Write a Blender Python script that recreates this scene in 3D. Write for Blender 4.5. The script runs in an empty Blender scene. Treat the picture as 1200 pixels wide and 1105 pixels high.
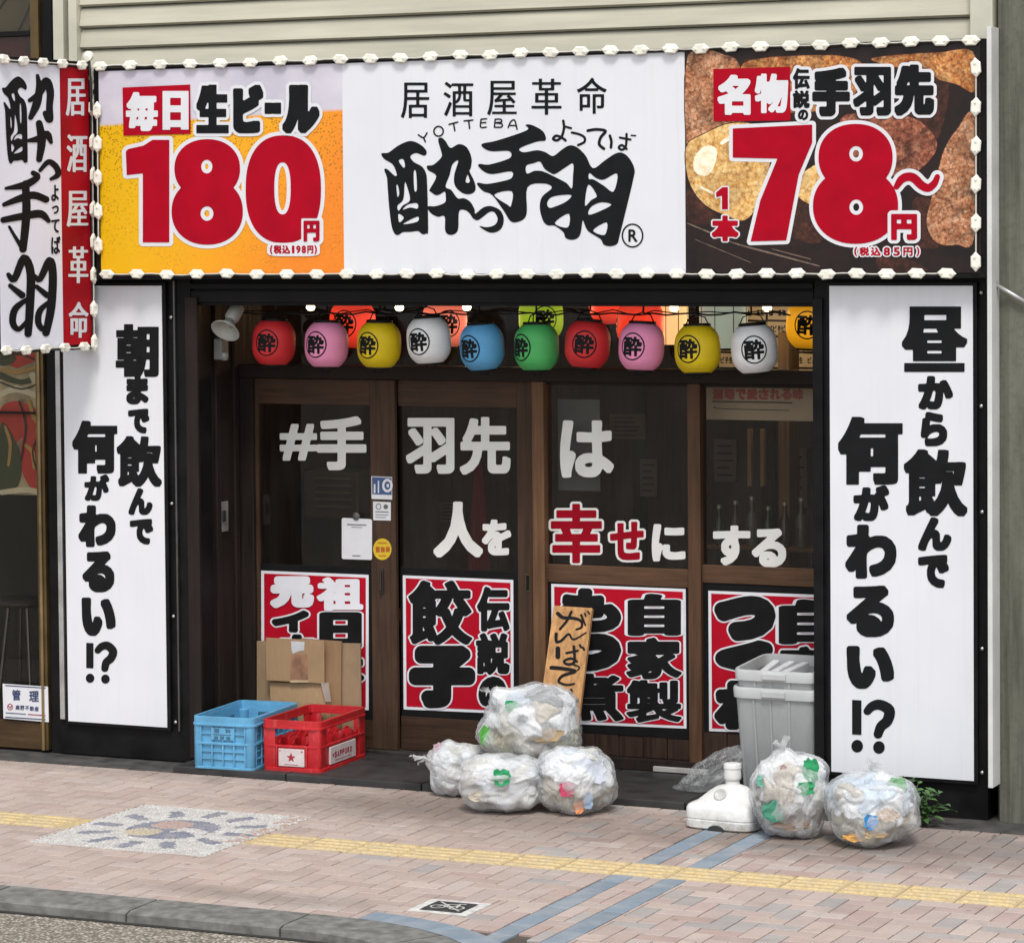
import bpy, bmesh, math, random
import numpy as np
from mathutils import Vector, Matrix, noise
from mathutils.geometry import delaunay_2d_cdt
S = bpy.context.scene
COL = S.collection
# ------------------------------------------------------------------ camera
YAW, PITCH, ROLL, F, CX, CY = .4278, .0415, -.0083, 3716., 600., 426.
def _cam():
    c, s = math.cos(YAW), math.sin(YAW); cp, sp = math.cos(PITCH), math.sin(PITCH)
    f = np.array([-s*cp, c*cp, -sp]); r = np.array([c, s, 0.]); u = np.cross(r, f)
    cr, sr = math.cos(ROLL), math.sin(ROLL)
    return cr*r+sr*u, -sr*r+cr*u, f
CR, CU, CF = _cam()
def ray(u, v): return CR*(u-CX)/F - CU*(v-CY)/F + CF
CAM = -ray(600, 922)*18.6
cam = bpy.data.cameras.new('camera'); co = bpy.data.objects.new('camera', cam); COL.objects.link(co)
co.matrix_world = Matrix(((CR[0], CU[0], -CF[0], CAM[0]), (CR[1], CU[1], -CF[1], CAM[1]), (CR[2], CU[2], -CF[2], CAM[2]), (0, 0, 0, 1)))
cam.sensor_fit = 'HORIZONTAL'; cam.sensor_width = 36; cam.lens = F/1200*36
cam.shift_y = -(552.5-CY)/1200; cam.clip_end = 500
S.camera = co
# ------------------------------------------------------------------ light: bright overcast
S.view_settings.view_transform = 'Standard'; S.view_settings.look = 'None'
S.view_settings.gamma = 1; S.view_settings.exposure = 0.73
w = bpy.data.worlds.new('World'); S.world = w; w.use_nodes = True
nt = w.node_tree; nt.nodes.clear()
sky = nt.nodes.new('ShaderNodeTexSky'); sky.sky_type = 'NISHITA'; sky.sun_disc = False
sky.sun_elevation = math.radians(58); sky.sun_rotation = math.radians(155)
hs = nt.nodes.new('ShaderNodeHueSaturation'); hs.inputs['Saturation'].default_value = .22
bg = nt.nodes.new('ShaderNodeBackground'); bg.inputs[1].default_value = .128
wo = nt.nodes.new('ShaderNodeOutputWorld')
nt.links.new(sky.outputs[0], hs.inputs['Color']); nt.links.new(hs.outputs[0], bg.inputs[0]); nt.links.new(bg.outputs[0], wo.inputs[0])
sl = bpy.data.lights.new('sun', 'SUN'); sl.energy = 1.5; sl.angle = math.radians(14); sl.color = (1, .965, .91)
so = bpy.data.objects.new('sun', sl); COL.objects.link(so)
_el, _az = math.radians(58), math.radians(155)       # compass from +Y clockwise: in front of the shop, a little to its right
so.rotation_euler = Vector((-math.sin(_az)*math.cos(_el), -math.cos(_az)*math.cos(_el), -math.sin(_el))).to_track_quat('-Z', 'Y').to_euler()

# ------------------------------------------------------------------ geometry helpers
def onY(u, v, Y): d = ray(u, v); return CAM + d*((Y-CAM[1])/d[1])
def onZ(u, v, Z): d = ray(u, v); return CAM + d*((Z-CAM[2])/d[2])
def onP(u, v, p0, n): d = ray(u, v); return CAM + d*(np.dot(np.asarray(p0)-CAM, n)/np.dot(d, n))
def rp(u0, v0, u1, v1, Y):
    um, vm = (u0+u1)/2, (v0+v1)/2
    return onY(u0, vm, Y)[0], onY(u1, vm, Y)[0], onY(um, v1, Y)[2], onY(um, v0, Y)[2]   # x0 x1 z0 z1

class MB:
    def __init__(s): s.v = []; s.f = []; s.c = []; s.smooth = False
    def add(s, vs, fs, col=None):
        b = len(s.v); s.v += [tuple(map(float, p)) for p in vs]; s.f += [tuple(b+i for i in f) for f in fs]
        s.c += [col]*len(fs); return s
    def box(s, x0, x1, y0, y1, z0, z1, bev=0, col=None):
        if x1 < x0: x0, x1 = x1, x0
        if y1 < y0: y0, y1 = y1, y0
        if z1 < z0: z0, z1 = z1, z0
        b = min(bev, (x1-x0)*.4, (y1-y0)*.4, (z1-z0)*.4)
        if b <= 0:
            P = [(x, y, z) for z in (z0, z1) for y in (y0, y1) for x in (x0, x1)]
            return s.add(P, [(0, 2, 3, 1), (4, 5, 7, 6), (0, 1, 5, 4), (1, 3, 7, 5), (3, 2, 6, 7), (2, 0, 4, 6)], col)
        bm = bmesh.new(); bmesh.ops.create_cube(bm, size=1)
        for q in bm.verts: q.co = Vector(((x0+x1)/2+q.co.x*(x1-x0), (y0+y1)/2+q.co.y*(y1-y0), (z0+z1)/2+q.co.z*(z1-z0)))
        bmesh.ops.bevel(bm, geom=bm.edges[:], offset=b, segments=2, affect='EDGES', profile=.5)
        s.bm(bm, col=col); return s
    def bm(s, bm, M=None, col=None):
        bm.verts.index_update()
        s.add([tuple(M @ q.co if M else q.co) for q in bm.verts], [tuple(q.index for q in f.verts) for f in bm.faces], col); bm.free(); return s
    def quad(s, a, b, c, d, col=None): return s.add([a, b, c, d], [(0, 1, 2, 3)], col)
    def tube(s, pts, r, n=8, cap=True, col=None):
        P = [Vector(p) for p in pts]; vs = []; fs = []
        rs = r if isinstance(r, (list, tuple)) else [r]*len(P)
        ref = None
        for i, p in enumerate(P):
            t = (P[min(i+1, len(P)-1)]-P[max(i-1, 0)]).normalized()
            if ref is None: ref = Vector((0, 0, 1)) if abs(t.z) < .9 else Vector((1, 0, 0))
            a = t.cross(ref).normalized(); b = t.cross(a); ref = a.cross(t)*1.0
            for k in range(n):
                q = 2*math.pi*k/n; vs.append(p+(a*math.cos(q)+b*math.sin(q))*rs[i])
        for i in range(len(P)-1):
            for k in range(n): fs.append((i*n+k, i*n+(k+1) % n, (i+1)*n+(k+1) % n, (i+1)*n+k))
        if cap: fs += [tuple(range(n))[::-1], tuple((len(P)-1)*n+k for k in range(n))]
        return s.add(vs, fs, col)
    def lathe(s, prof, n=32, c=(0, 0, 0), M=None, col=None):
        vs = []; fs = []
        for (r, z) in prof:
            for k in range(n):
                q = 2*math.pi*k/n; p = Vector((r*math.cos(q), r*math.sin(q), z))
                vs.append((M @ p if M else p)+Vector(c))
        for i in range(len(prof)-1):
            for k in range(n): fs.append((i*n+k, i*n+(k+1) % n, (i+1)*n+(k+1) % n, (i+1)*n+k))
        fs += [tuple(range(n))[::-1], tuple((len(prof)-1)*n+k for k in range(n))]
        return s.add(vs, fs, col)
    def build(s, name, m, parent=None, smooth=None, uv=None):
        me = bpy.data.meshes.new(name)
        off = Vector(parent['_o']) if parent is not None else Vector((0, 0, 0))
        me.from_pydata([tuple(Vector(p)-off) for p in s.v], [], s.f)
        if any(c is not None for c in s.c):
            a = me.color_attributes.new('col', 'FLOAT_COLOR', 'CORNER'); buf = []
            for f, c in zip(s.f, s.c): buf += list((*(c or (.5, .5, .5)), 1.))*len(f)
            a.data.foreach_set('color', buf)
        if uv is not None:
            l = me.uv_layers.new(name='UVMap')
            for lp in me.loops:
                p = s.v[lp.vertex_index]; l.data[lp.index].uv = uv(p)
        sm = s.smooth if smooth is None else smooth
        if sm:
            me.polygons.foreach_set('use_smooth', [True]*len(me.polygons))
            if sm != 'all': me.set_sharp_from_angle(angle=math.radians(35))
        me.materials.append(m)
        o = bpy.data.objects.new(name, me); COL.objects.link(o)
        o['_o'] = tuple(off)
        if parent is not None: o.parent = parent; KIDS.setdefault(parent.name, []).append(o)
        return o
def empty(name, loc, label=None, cat=None, group=None, kind=None):
    o = bpy.data.objects.new(name, None); COL.objects.link(o); o.location = tuple(map(float, loc)); o['_o'] = tuple(map(float, loc))
    o.empty_display_size = .1
    return tag(o, label, cat, group, kind)
def tag(o, label=None, cat=None, group=None, kind=None):
    if label: o['label'] = label
    if cat: o['category'] = cat
    if group: o['group'] = group
    if kind: o['kind'] = kind
    return o
def copy_tree(o, parent=None):
    c = o.copy(); COL.objects.link(c); c.parent = parent
    for ch in KIDS.get(o.name, ()): copy_tree(ch, c)
    return c
KIDS = {}

# ------------------------------------------------------------------ materials
def lin(c):
    return tuple(((x/255)/12.92 if x/255 <= .04045 else ((x/255+.055)/1.055)**2.4) for x in c)
class NT:
    def __init__(s, name):
        s.m = bpy.data.materials.new(name); s.m.use_nodes = True; s.t = s.m.node_tree; s.t.nodes.clear()
        s.out = s.n('ShaderNodeOutputMaterial')
    def n(s, t, **k):
        q = s.t.nodes.new(t)
        for a, b in k.items(): setattr(q, a, b)
        return q
    def l(s, a, b): s.t.links.new(a, b)
    def noise(s, vec, scale, detail=4, rough=.55):
        q = s.n('ShaderNodeTexNoise'); q.inputs['Scale'].default_value = scale; q.inputs['Detail'].default_value = detail
        q.inputs['Roughness'].default_value = rough
        if vec is not None: s.l(vec, q.inputs['Vector'])
        return q.outputs['Fac']
    def ramp(s, fac, stops, interp='LINEAR'):
        q = s.n('ShaderNodeValToRGB'); q.color_ramp.interpolation = interp
        e = q.color_ramp.elements
        while len(e) < len(stops): e.new(.5)
        for i, (p, c) in enumerate(stops):
            e[i].position = p; e[i].color = (*c, 1) if len(c) == 3 else c
        s.l(fac, q.inputs[0]); return q.outputs[0]
    def mix(s, f, a, b, mode='MIX'):
        q = s.n('ShaderNodeMix'); q.data_type = 'RGBA'; q.blend_type = mode
        for i, x in ((0, f), (6, a), (7, b)):
            if isinstance(x, (int, float)): q.inputs[i].default_value = x
            elif isinstance(x, tuple): q.inputs[i].default_value = (*x, 1)
            else: s.l(x, q.inputs[i])
        return q.outputs[2]
    def math(s, op, a, b=None, clamp=False):
        q = s.n('ShaderNodeMath'); q.operation = op; q.use_clamp = clamp
        for i, x in ((0, a), (1, b)):
            if x is None: continue
            if isinstance(x, (int, float)): q.inputs[i].default_value = x
            else: s.l(x, q.inputs[i])
        return q.outputs[0]
    def mapr(s, f, a, b, c=0, d=1):
        q = s.n('ShaderNodeMapRange'); s.l(f, q.inputs[0])
        for i, x in enumerate((a, b, c, d)): q.inputs[i+1].default_value = x
        return q.outputs[0]
    def bump(s, h, st=.2, dist=.01):
        q = s.n('ShaderNodeBump'); q.inputs['Strength'].default_value = st; q.inputs['Distance'].default_value = dist
        s.l(h, q.inputs['Height']); return q.outputs[0]
    def mapping(s, vec, sc=(1, 1, 1), loc=(0, 0, 0), rot=(0, 0, 0)):
        q = s.n('ShaderNodeMapping'); s.l(vec, q.inputs[0]); q.inputs['Scale'].default_value = sc; q.inputs['Location'].default_value = loc
        q.inputs['Rotation'].default_value = rot; return q.outputs[0]
    def pos(s): return s.n('ShaderNodeNewGeometry').outputs['Position']
    def obj(s): return s.n('ShaderNodeTexCoord').outputs['Object']
    def bsdf(s, col, rough=.5, metal=0, nrm=None, spec=.5, **k):
        q = s.n('ShaderNodeBsdfPrincipled')
        if isinstance(col, tuple): q.inputs['Base Color'].default_value = (*col, 1)
        else: s.l(col, q.inputs['Base Color'])
        if isinstance(rough, (int, float)): q.inputs['Roughness'].default_value = rough
        else: s.l(rough, q.inputs['Roughness'])
        q.inputs['Metallic'].default_value = metal; q.inputs['Specular IOR Level'].default_value = spec
        if nrm is not None: s.l(nrm, q.inputs['Normal'])
        for a, b in k.items(): q.inputs[a].default_value = b
        s.l(q.outputs[0], s.out.inputs[0]); return q
_M = {}
def mat(name, rgb, rough=.5, var=.12, scale=6., bump=.05, metal=0, spec=.5, stretch=(1, 1, 1), fine=60.):
    """plain surface with tonal unevenness, dirt and a little relief; rgb is linear"""
    if name in _M: return _M[name]
    t = NT(name); v = t.mapping(t.obj(), stretch)
    a = t.noise(v, scale, 6); d = tuple(x*(1-var*1.6) for x in rgb); l = tuple(min(1, x*(1+var*.7)) for x in rgb)
    c = t.ramp(a, [(.3, d), (.7, l)])
    h = t.noise(v, fine, 3)
    r = t.mapr(a, .3, .7, max(0, rough-.08), min(1, rough+.1))
    t.bsdf(c, r, metal, t.bump(h, bump, .004) if bump else None, spec)
    _M[name] = t.m; return t.m
def wood(name, rgb, rough=.5, vertical=True, k=1.):
    if name in _M: return _M[name]
    t = NT(name); v = t.mapping(t.pos(), (14, 14, .9) if vertical else (.9, 14, 14))
    a = t.noise(v, 2.2, 8, .65); b = t.noise(t.pos(), 2.5, 4)
    c = t.ramp(a, [(.25, tuple(x*.42 for x in rgb)), (.5, rgb), (.75, tuple(min(1, x*1.5) for x in rgb))])
    c = t.mix(t.mapr(b, .4, .75, 0, .5*k), c, tuple(x*.45 for x in rgb))
    t.bsdf(c, t.mapr(a, .3, .7, rough-.05, rough+.2), 0, t.bump(a, .25, .003), .22)
    _M[name] = t.m; return t.m
def colattr(name, rough=.6, bump=.2, scale=40, var=.25, spec=.5, alpha=1):
    t = NT(name); a = t.n('ShaderNodeAttribute'); a.attribute_name = 'col'
    n = t.noise(t.obj(), scale, 4)
    c = t.mix(var, a.outputs['Color'], t.mix(1., a.outputs['Color'], t.ramp(n, [(.3, (.25, .25, .25)), (.7, (1, 1, 1))]), 'MULTIPLY'))
    t.bsdf(c, rough, 0, t.bump(n, bump, .004), spec); return t.m
def glass(name, tint=(1, 1, 1), refl=.9, rough=.015, dirt=.03):
    t = NT(name); tr = t.n('ShaderNodeBsdfTransparent'); tr.inputs[0].default_value = (*tint, 1)
    gl = t.n('ShaderNodeBsdfGlossy'); gl.inputs['Roughness'].default_value = rough; gl.inputs['Color'].default_value = (refl, refl, refl, 1)
    n = t.noise(t.pos(), 1.3, 2); t.l(t.bump(n, .06, .05), gl.inputs['Normal'])
    fr = t.n('ShaderNodeFresnel'); fr.inputs[0].default_value = 1.5
    mx = t.n('ShaderNodeMixShader'); t.l(fr.outputs[0], mx.inputs[0]); t.l(tr.outputs[0], mx.inputs[1]); t.l(gl.outputs[0], mx.inputs[2])
    df = t.n('ShaderNodeBsdfDiffuse'); df.inputs[0].default_value = (.5, .48, .45, 1)
    m2 = t.n('ShaderNodeMixShader'); t.l(t.mapr(t.noise(t.mapping(t.pos(), (3, 3, .8)), 2.5, 5), .45, .8, dirt*.3, dirt), m2.inputs[0])
    t.l(mx.outputs[0], m2.inputs[1]); t.l(df.outputs[0], m2.inputs[2]); t.l(m2.outputs[0], t.out.inputs[0]); return t.m
def emit(name, rgb, st, base=None):
    t = NT(name); q = t.bsdf(base or rgb, .5); q.inputs['Emission Color'].default_value = (*rgb, 1); q.inputs['Emission Strength'].default_value = st
    return t.m

INK = mat('black_ink', (.0095, .010, .011), .6, .2, 8, .0, 0, .12)
WHITE_INK = mat('white_vinyl', (.69, .69, .72), .45, .04, 5, .01, 0, .2)
RED_INK = mat('red_ink', (.40, .0025, .016), .6, .10, 6, .0, 0, .08)
t = NT('white_sign_face'); p = t.pos(); st_ = t.noise(t.mapping(p, (16, 16, .5)), 1.6, 6, .7); bl_ = t.noise(p, 1.4, 3); sp0 = t.noise(p, 38, 3, .7)
c = t.ramp(bl_, [(.3, (.675, .685, .725)), (.7, (.725, .73, .765))]); c = t.mix(t.mapr(st_, .52, .8, 0, .22), c, (.50, .50, .50)); c = t.mix(t.mapr(sp0, .70, .78, 0, .30), c, (.42, .40, .37))
t.bsdf(c, .4, 0, t.bump(t.noise(t.mapping(p, (1, 1, .45)), 2.6, 3), .22, .03), .3); PANEL_WHITE = t.m
BLACK = mat('black_painted_metal', (.0085, .008, .0082), .5, .4, 5, .06, 0, .14)
SILVER = mat('aluminium_trim', (.5, .5, .49), .35, .15, 8, .03, .7)
CREAM = mat('cream_paint', (.56, .54, .44), .55, .1, 3, .06)
LED_MAT = mat('led_module_plastic', (.84, .82, .72), .3, .04, 10, .02)
CABLE_W = mat('white_cable', (.62, .6, .53), .5, .1)
CABLE_B = mat('black_cable', (.012, .012, .012), .5, .1)
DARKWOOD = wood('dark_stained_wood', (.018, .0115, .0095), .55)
BROWN = wood('brown_door_wood', (.060, .033, .0195), .5)
BROWN_H = wood('brown_door_wood_horizontal', (.060, .033, .0195), .5, False)
LTBROWN = wood('light_brown_post_wood', (.145, .075, .037), .55)
PANE = glass('door_glass', (.84, .80, .74), .7, .02, .03)

# ------------------------------------------------------------------ lettering: glyph outlines of Blender's own font, weighted with a distance field
def _glyphs(chars):
    obs = []
    for ch in chars:
        c = bpy.data.curves.new('glyph', 'FONT'); c.body = ch; c.resolution_u = 4
        o = bpy.data.objects.new('glyph', c); COL.objects.link(o); obs.append(o)
    dg = bpy.context.evaluated_depsgraph_get(); G = {}
    for ch, o in zip(chars, obs):
        m = bpy.data.meshes.new_from_object(o.evaluated_get(dg)); cnt = {}
        for p in m.polygons:
            vs = list(p.vertices)
            for a, b in zip(vs, vs[1:]+vs[:1]): k = (min(a, b), max(a, b)); cnt[k] = cnt.get(k, 0)+1
        E = np.array([[m.vertices[a].co[:2], m.vertices[b].co[:2]] for (a, b), n in cnt.items() if n == 1], float)
        lo = E.reshape(-1, 2).min(0); hi = E.reshape(-1, 2).max(0); E = (E-lo)/(hi-lo); E[:, :, 1] = 1-E[:, :, 1]
        G[ch] = E; bpy.data.meshes.remove(m)
    for o in obs: c = o.data; bpy.data.objects.remove(o); bpy.data.curves.remove(c)
    return G
G = _glyphs(sorted(set('毎日生ビール円(税込198円)居酒屋革命名物伝説の手羽先本85朝まで飲んで何がわるい!?昼から#手羽先は人を幸せにする元祖日イカ餃子もつ煮自家製くね酔よっばR管理不動産高野酒場愛されれ味ハコー料無SAPOて')))
def smooth(P, k=5, closed=True):
    P = [np.array(p, float) for p in P]; n = len(P); out = []
    for i in range(n if closed else n-1):
        p0, p1, p2, p3 = (P[(i+j-1) % n] if closed else P[min(max(i+j-1, 0), n-1)] for j in range(4))
        for s in range(k):
            t = s/k; out.append(.5*((2*p1)+(p2-p0)*t+(2*p0-5*p1+4*p2-p3)*t*t+(3*p1-p0-3*p2+p3)*t**3))
    if not closed: out.append(P[-1])
    return out
def loop_edges(P): P = np.array(P, float); return np.stack([P, np.roll(P, -1, 0)], 1)
def ellipse(cx, cy, rx, ry, n=48, p=2.): 
    return [(cx+rx*math.copysign(abs(math.cos(a))**(2/p), math.cos(a)), cy+ry*math.copysign(abs(math.sin(a))**(2/p), math.sin(a))) for a in np.linspace(0, 2*math.pi, n, False)]
def _sdf(E, X, Y):
    d = np.full(X.shape, 1e9); ins = np.zeros(X.shape, bool)
    for (ax, ay), (bx, by) in E:
        dx, dy = bx-ax, by-ay; L = dx*dx+dy*dy
        if L < 1e-12: continue
        t = np.clip(((X-ax)*dx+(Y-ay)*dy)/L, 0, 1); np.minimum(d, (X-ax-t*dx)**2+(Y-ay-t*dy)**2, out=d)
        if ay != by: ins ^= ((ay > Y) != (by > Y)) & (X < ax+(Y-ay)*dx/(dy or 1e-12))
    d = np.sqrt(d); return np.where(ins, -d, d)
def T(ch, u0, v0, u1, v1, g=0, gx=None, rot=0, sq=0):
    """glyph ch filling the box after being thickened by g (gx: sideways only)"""
    a, b = (gx if gx is not None else g), g
    return ('t', ch, u0+a, v0+b, u1-a, v1-b, g, gx, rot, sq)
def L(P, hole=False): return ('h' if hole else 'l', P)
def K(*pts): return ('k', pts)          # brush stroke: (u, v, radius) points
def field(items, step, pad):
    bb = []
    for it in items:
        if it[0] == 't': bb.append((it[2]-8, it[3]-8, it[4]+8, it[5]+8))
        elif it[0] in 'lh': P = np.array(it[1]); bb.append((*P.min(0), *P.max(0)))
        else: P = np.array(it[1]); r = P[:, 2].max(); bb.append((P[:, 0].min()-r, P[:, 1].min()-r, P[:, 0].max()+r, P[:, 1].max()+r))
    bb = np.array(bb); x0, y0 = bb[:, 0].min()-pad, bb[:, 1].min()-pad; x1, y1 = bb[:, 2].max()+pad, bb[:, 3].max()+pad
    xs = np.arange(x0, x1+step, step); ys = np.arange(y0, y1+step, step); X, Y = np.meshgrid(xs, ys); phi = np.full(X.shape, 99.)
    for it, b in zip(items, bb):
        i0, i1 = np.searchsorted(ys, b[1]-pad), np.searchsorted(ys, b[3]+pad); j0, j1 = np.searchsorted(xs, b[0]-pad), np.searchsorted(xs, b[2]+pad)
        x, y = X[i0:i1, j0:j1], Y[i0:i1, j0:j1]
        if it[0] == 't':
            _, ch, u0, v0, u1, v1, g, gx, rot, sq = it
            E = G[ch].copy()
            if rot:
                c, s = math.cos(rot), math.sin(rot); q = E-.5; E = np.stack([q[..., 0]*c-q[..., 1]*s, q[..., 0]*s+q[..., 1]*c], -1)+.5
            E[..., 0] = u0+E[..., 0]*(u1-u0); E[..., 1] = v0+E[..., 1]*(v1-v0)
            if sq:
                p0_ = _sdf(E, x, y); a_, b_ = gx if gx is not None else g, g; p = p0_
                for ax_, gg in ((1, a_), (0, b_)):
                    k = int(gg/step); q = p.copy(); fr_ = gg/step-k
                    for d_ in range(1, k+2):
                        w_ = 1. if d_ <= k else fr_
                        if w_ < .05: continue
                        for sg_ in (d_, -d_):
                            r_ = np.roll(p, sg_, ax_); r_ = r_ if w_ == 1 else np.roll(p, sg_-int(math.copysign(1, sg_)), ax_)*(1-w_)+r_*w_
                            np.minimum(q, r_, out=q)
                    p = q
                p = np.maximum(p, p0_-sq*max(a_, b_))
            elif gx is None: p = _sdf(E, x, y)-g
            else:
                k = max(gx, .01)/max(g, .05); E[..., 1] *= k; p = (_sdf(E, x, y*k)-gx)/max(1, k*.6)
        elif it[0] in 'lh': p = _sdf(loop_edges(it[1]), x, y)
        else:
            p = np.full(x.shape, 99.); Q = smooth(it[1], 4, False) if len(it[1]) > 2 else (it[1] if len(it[1]) > 1 else it[1]*2)
            for (ax, ay, ra), (bx, by, rb) in zip(Q[:-1], Q[1:]):
                dx, dy = bx-ax, by-ay; t = np.clip(((x-ax)*dx+(y-ay)*dy)/max(dx*dx+dy*dy, 1e-9), 0, 1)
                p = np.minimum(p, np.hypot(x-ax-t*dx, y-ay-t*dy)-(ra+(rb-ra)*t))
        if it[0] == 'h': phi[i0:i1, j0:j1] = np.maximum(phi[i0:i1, j0:j1], -p)
        else: phi[i0:i1, j0:j1] = np.minimum(phi[i0:i1, j0:j1], p)
    return xs, ys, phi
def contour(xs, ys, phi):
    phi = phi.copy(); phi[0] = phi[-1] = 1; phi[:, 0] = phi[:, -1] = 1; phi[np.abs(phi) < 1e-6] = 1e-6
    s = phi < 0; pts = {}; nb = {}
    def pt(k):
        if k not in pts:
            t, i, j = k
            if t: a, b = phi[i, j], phi[i+1, j]; f = a/(a-b); pts[k] = (xs[j], ys[i]+f*(ys[i+1]-ys[i]))
            else: a, b = phi[i, j], phi[i, j+1]; f = a/(a-b); pts[k] = (xs[j]+f*(xs[j+1]-xs[j]), ys[i])
        return k
    n = s[:-1, :-1]*1+s[:-1, 1:]*2+s[1:, 1:]*4+s[1:, :-1]*8
    for i, j in np.argwhere((n > 0) & (n < 15)):
        i, j = int(i), int(j); c = int(n[i, j]); t, r, b, l = (0, i, j), (1, i, j+1), (0, i+1, j), (1, i, j)
        m = {1: [(l, t)], 2: [(t, r)], 3: [(l, r)], 4: [(r, b)], 6: [(t, b)], 7: [(l, b)], 8: [(b, l)], 9: [(b, t)], 11: [(b, r)], 12: [(r, l)], 13: [(r, t)], 14: [(t, l)], 5: [(l, t), (r, b)], 10: [(t, r), (b, l)]}[c]
        for a, q in m: nb.setdefault(pt(a), []).append(pt(q)); nb.setdefault(q, []).append(a)
    seen = set(); loops = []
    for k0 in nb:
        if k0 in seen: continue
        lp = [k0]; seen.add(k0); cur = k0
        while True:
            nx = [q for q in nb[cur] if q not in seen]
            if not nx: break
            cur = nx[0]; seen.add(cur); lp.append(cur)
        if len(lp) > 5: loops.append([pts[k] for k in lp])
    return loops
def thin(P, tol):
    P = np.array(P); keep = [0]; i = 0; n = len(P)
    while i < n-1:
        j = min(i+2, n-1)
        while j < n-1 and j-i < 14:
            a, b = P[i], P[j+1]; d = b-a; l = math.hypot(*d) or 1e-9
            if np.abs(((P[i+1:j+1]-a) @ np.array([-d[1], d[0]]))/l).max() > tol: break
            j += 1
        keep.append(j); i = j
    if len(keep) > 3 and keep[-1] == n-1 and np.hypot(*(P[-1]-P[0])) < 1e-6: keep.pop()
    return P[keep]
def decal(name, items, m, parent, fn, step=.6, grow=0., tol=.04, raw=False):
    """flat printed or cut shape: the union of items grown by grow, laid on the surface fn(u, v)"""
    xs, ys, phi = field(items, step, grow+2*step+1); vs, es = [], []
    for lp in contour(xs, ys, phi-grow):
        q = thin(lp, tol); b = len(vs)
        if len(q) < 3: continue
        vs += [Vector((float(a), float(c))) for a, c in q]; es += [(b+i, b+(i+1) % len(q)) for i in range(len(q))]
    r = delaunay_2d_cdt(vs, es, [], 0, 1e-5); V = r[0]; tri = []
    for f in r[2]:
        cx_ = (sum(V[i].x for i in f)/len(f)-xs[0])/step; cy_ = (sum(V[i].y for i in f)/len(f)-ys[0])/step; j, i = int(cx_), int(cy_)
        if not (0 <= i < len(ys)-1 and 0 <= j < len(xs)-1): continue
        p, q = cx_-j, cy_-i
        if (phi[i, j]*(1-p)+phi[i, j+1]*p)*(1-q)+(phi[i+1, j]*(1-p)+phi[i+1, j+1]*p)*q < grow: tri.append(tuple(f))
    out = MB(); out.add([fn(p.x, p.y) for p in V], tri)
    return out if raw else out.build(name, m, parent)
def polyg(name, P, m, parent, fn):
    return MB().add([fn(*p) for p in P], [tuple(range(len(P)))]).build(name, m, parent)

# ================================================================== GROUND
random.seed(7)
YF, YD, ZS = 0., .6, .04            # shop front plane, door plane, top of the stone step
t = NT('asphalt_with_pale_aggregate'); p = t.pos()
vo = t.n('ShaderNodeTexVoronoi'); vo.inputs['Scale'].default_value = 62; t.l(p, vo.inputs['Vector'])
sp = t.n('ShaderNodeSeparateColor'); t.l(vo.outputs['Color'], sp.inputs[0])
c = t.ramp(sp.outputs[0], [(0, (.15, .13, .10)), (.35, (.34, .295, .23)), (.7, (.50, .44, .36)), (1, (.64, .60, .53))])
c = t.mix(t.mapr(vo.outputs['Distance'], .25, .6, 0, .75), c, (.085, .072, .056)); c = t.mix(t.mapr(t.noise(p, 1.2, 5), .4, .7, 0, .35), c, (.14, .12, .10))
t.bsdf(c, .85, 0, t.bump(vo.outputs['Distance'], .5, .006)); ASPH = t.m
tag(MB().box(-70, 70, -80, 70, -.5, -.16).build('ground', mat('bare_ground', (.2, .18, .16), .9), None), kind='structure')
tag(MB().quad((-60, -60, -.052), (60, -60, -.052), (60, -3.2, -.052), (-60, -3.2, -.052)).build('road', ASPH), kind='structure')

# kerb line: straight along the road, then turning towards the camera
def kerb_path():
    P = [(x, -3.52) for x in np.arange(-8.8, .85, .85)]
    P[-1] = (.45, -3.52)
    P += [(.80, -3.535), (1.10, -3.60), (1.38, -3.74), (1.60, -3.95), (1.74, -4.22), (1.80, -4.6), (1.80, -5.4), (1.80, -6.2), (1.80, -7.)]
    return smooth(P, 5, False)
KP = [np.array(q) for q in kerb_path()]
def offs(P, d):
    out = []
    for i, q in enumerate(P):
        tt = P[min(i+1, len(P)-1)]-P[max(i-1, 0)]; tt = tt/np.hypot(*tt); out.append(q+np.array([tt[1], -tt[0]])*d)
    return out
KO = offs(KP, .30)
KB = mat('kerb_granite', (.185, .182, .168), .9, .3, 14, .5, fine=160)
def kerb_top(x): return .0
mb = MB(); acc = 0; i0 = 0
def kseg(mb, i, j):
    for a in range(i, j):
        g0 = .006 if a == i else 0; g1 = .006 if a == j-1 else 0
        d = KP[a+1]-KP[a]; d = d/np.hypot(*d)
        q = [KP[a]+d*g0, KP[a+1]-d*g1, KO[a+1]-d*g1, KO[a]+d*g0]
        e = [(q[3]*.88+q[0]*.12), (q[2]*.88+q[1]*.12)]
        P = [(*q[0], .004), (*q[1], .004), (*e[1], .002), (*e[0], .002), (*q[2], -.010), (*q[3], -.010), (*q[2], -.12), (*q[3], -.12), (*q[0], -.12), (*q[1], -.12)]
        F_ = [(0, 1, 2, 3), (3, 2, 4, 5), (5, 4, 6, 7), (8, 9, 1, 0)]
        if a == i: F_.append((0, 3, 5, 7, 8))
        if a == j-1: F_.append((1, 9, 6, 4, 2))
        mb.add(P, F_)
for a in range(len(KP)-1):
    acc += np.hypot(*(KP[a+1]-KP[a]))
    if acc > .78 or a == len(KP)-2: kseg(mb, i0, a+1); i0 = a+1; acc = 0
tag(mb.build('kerb', KB), kind='structure')
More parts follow.
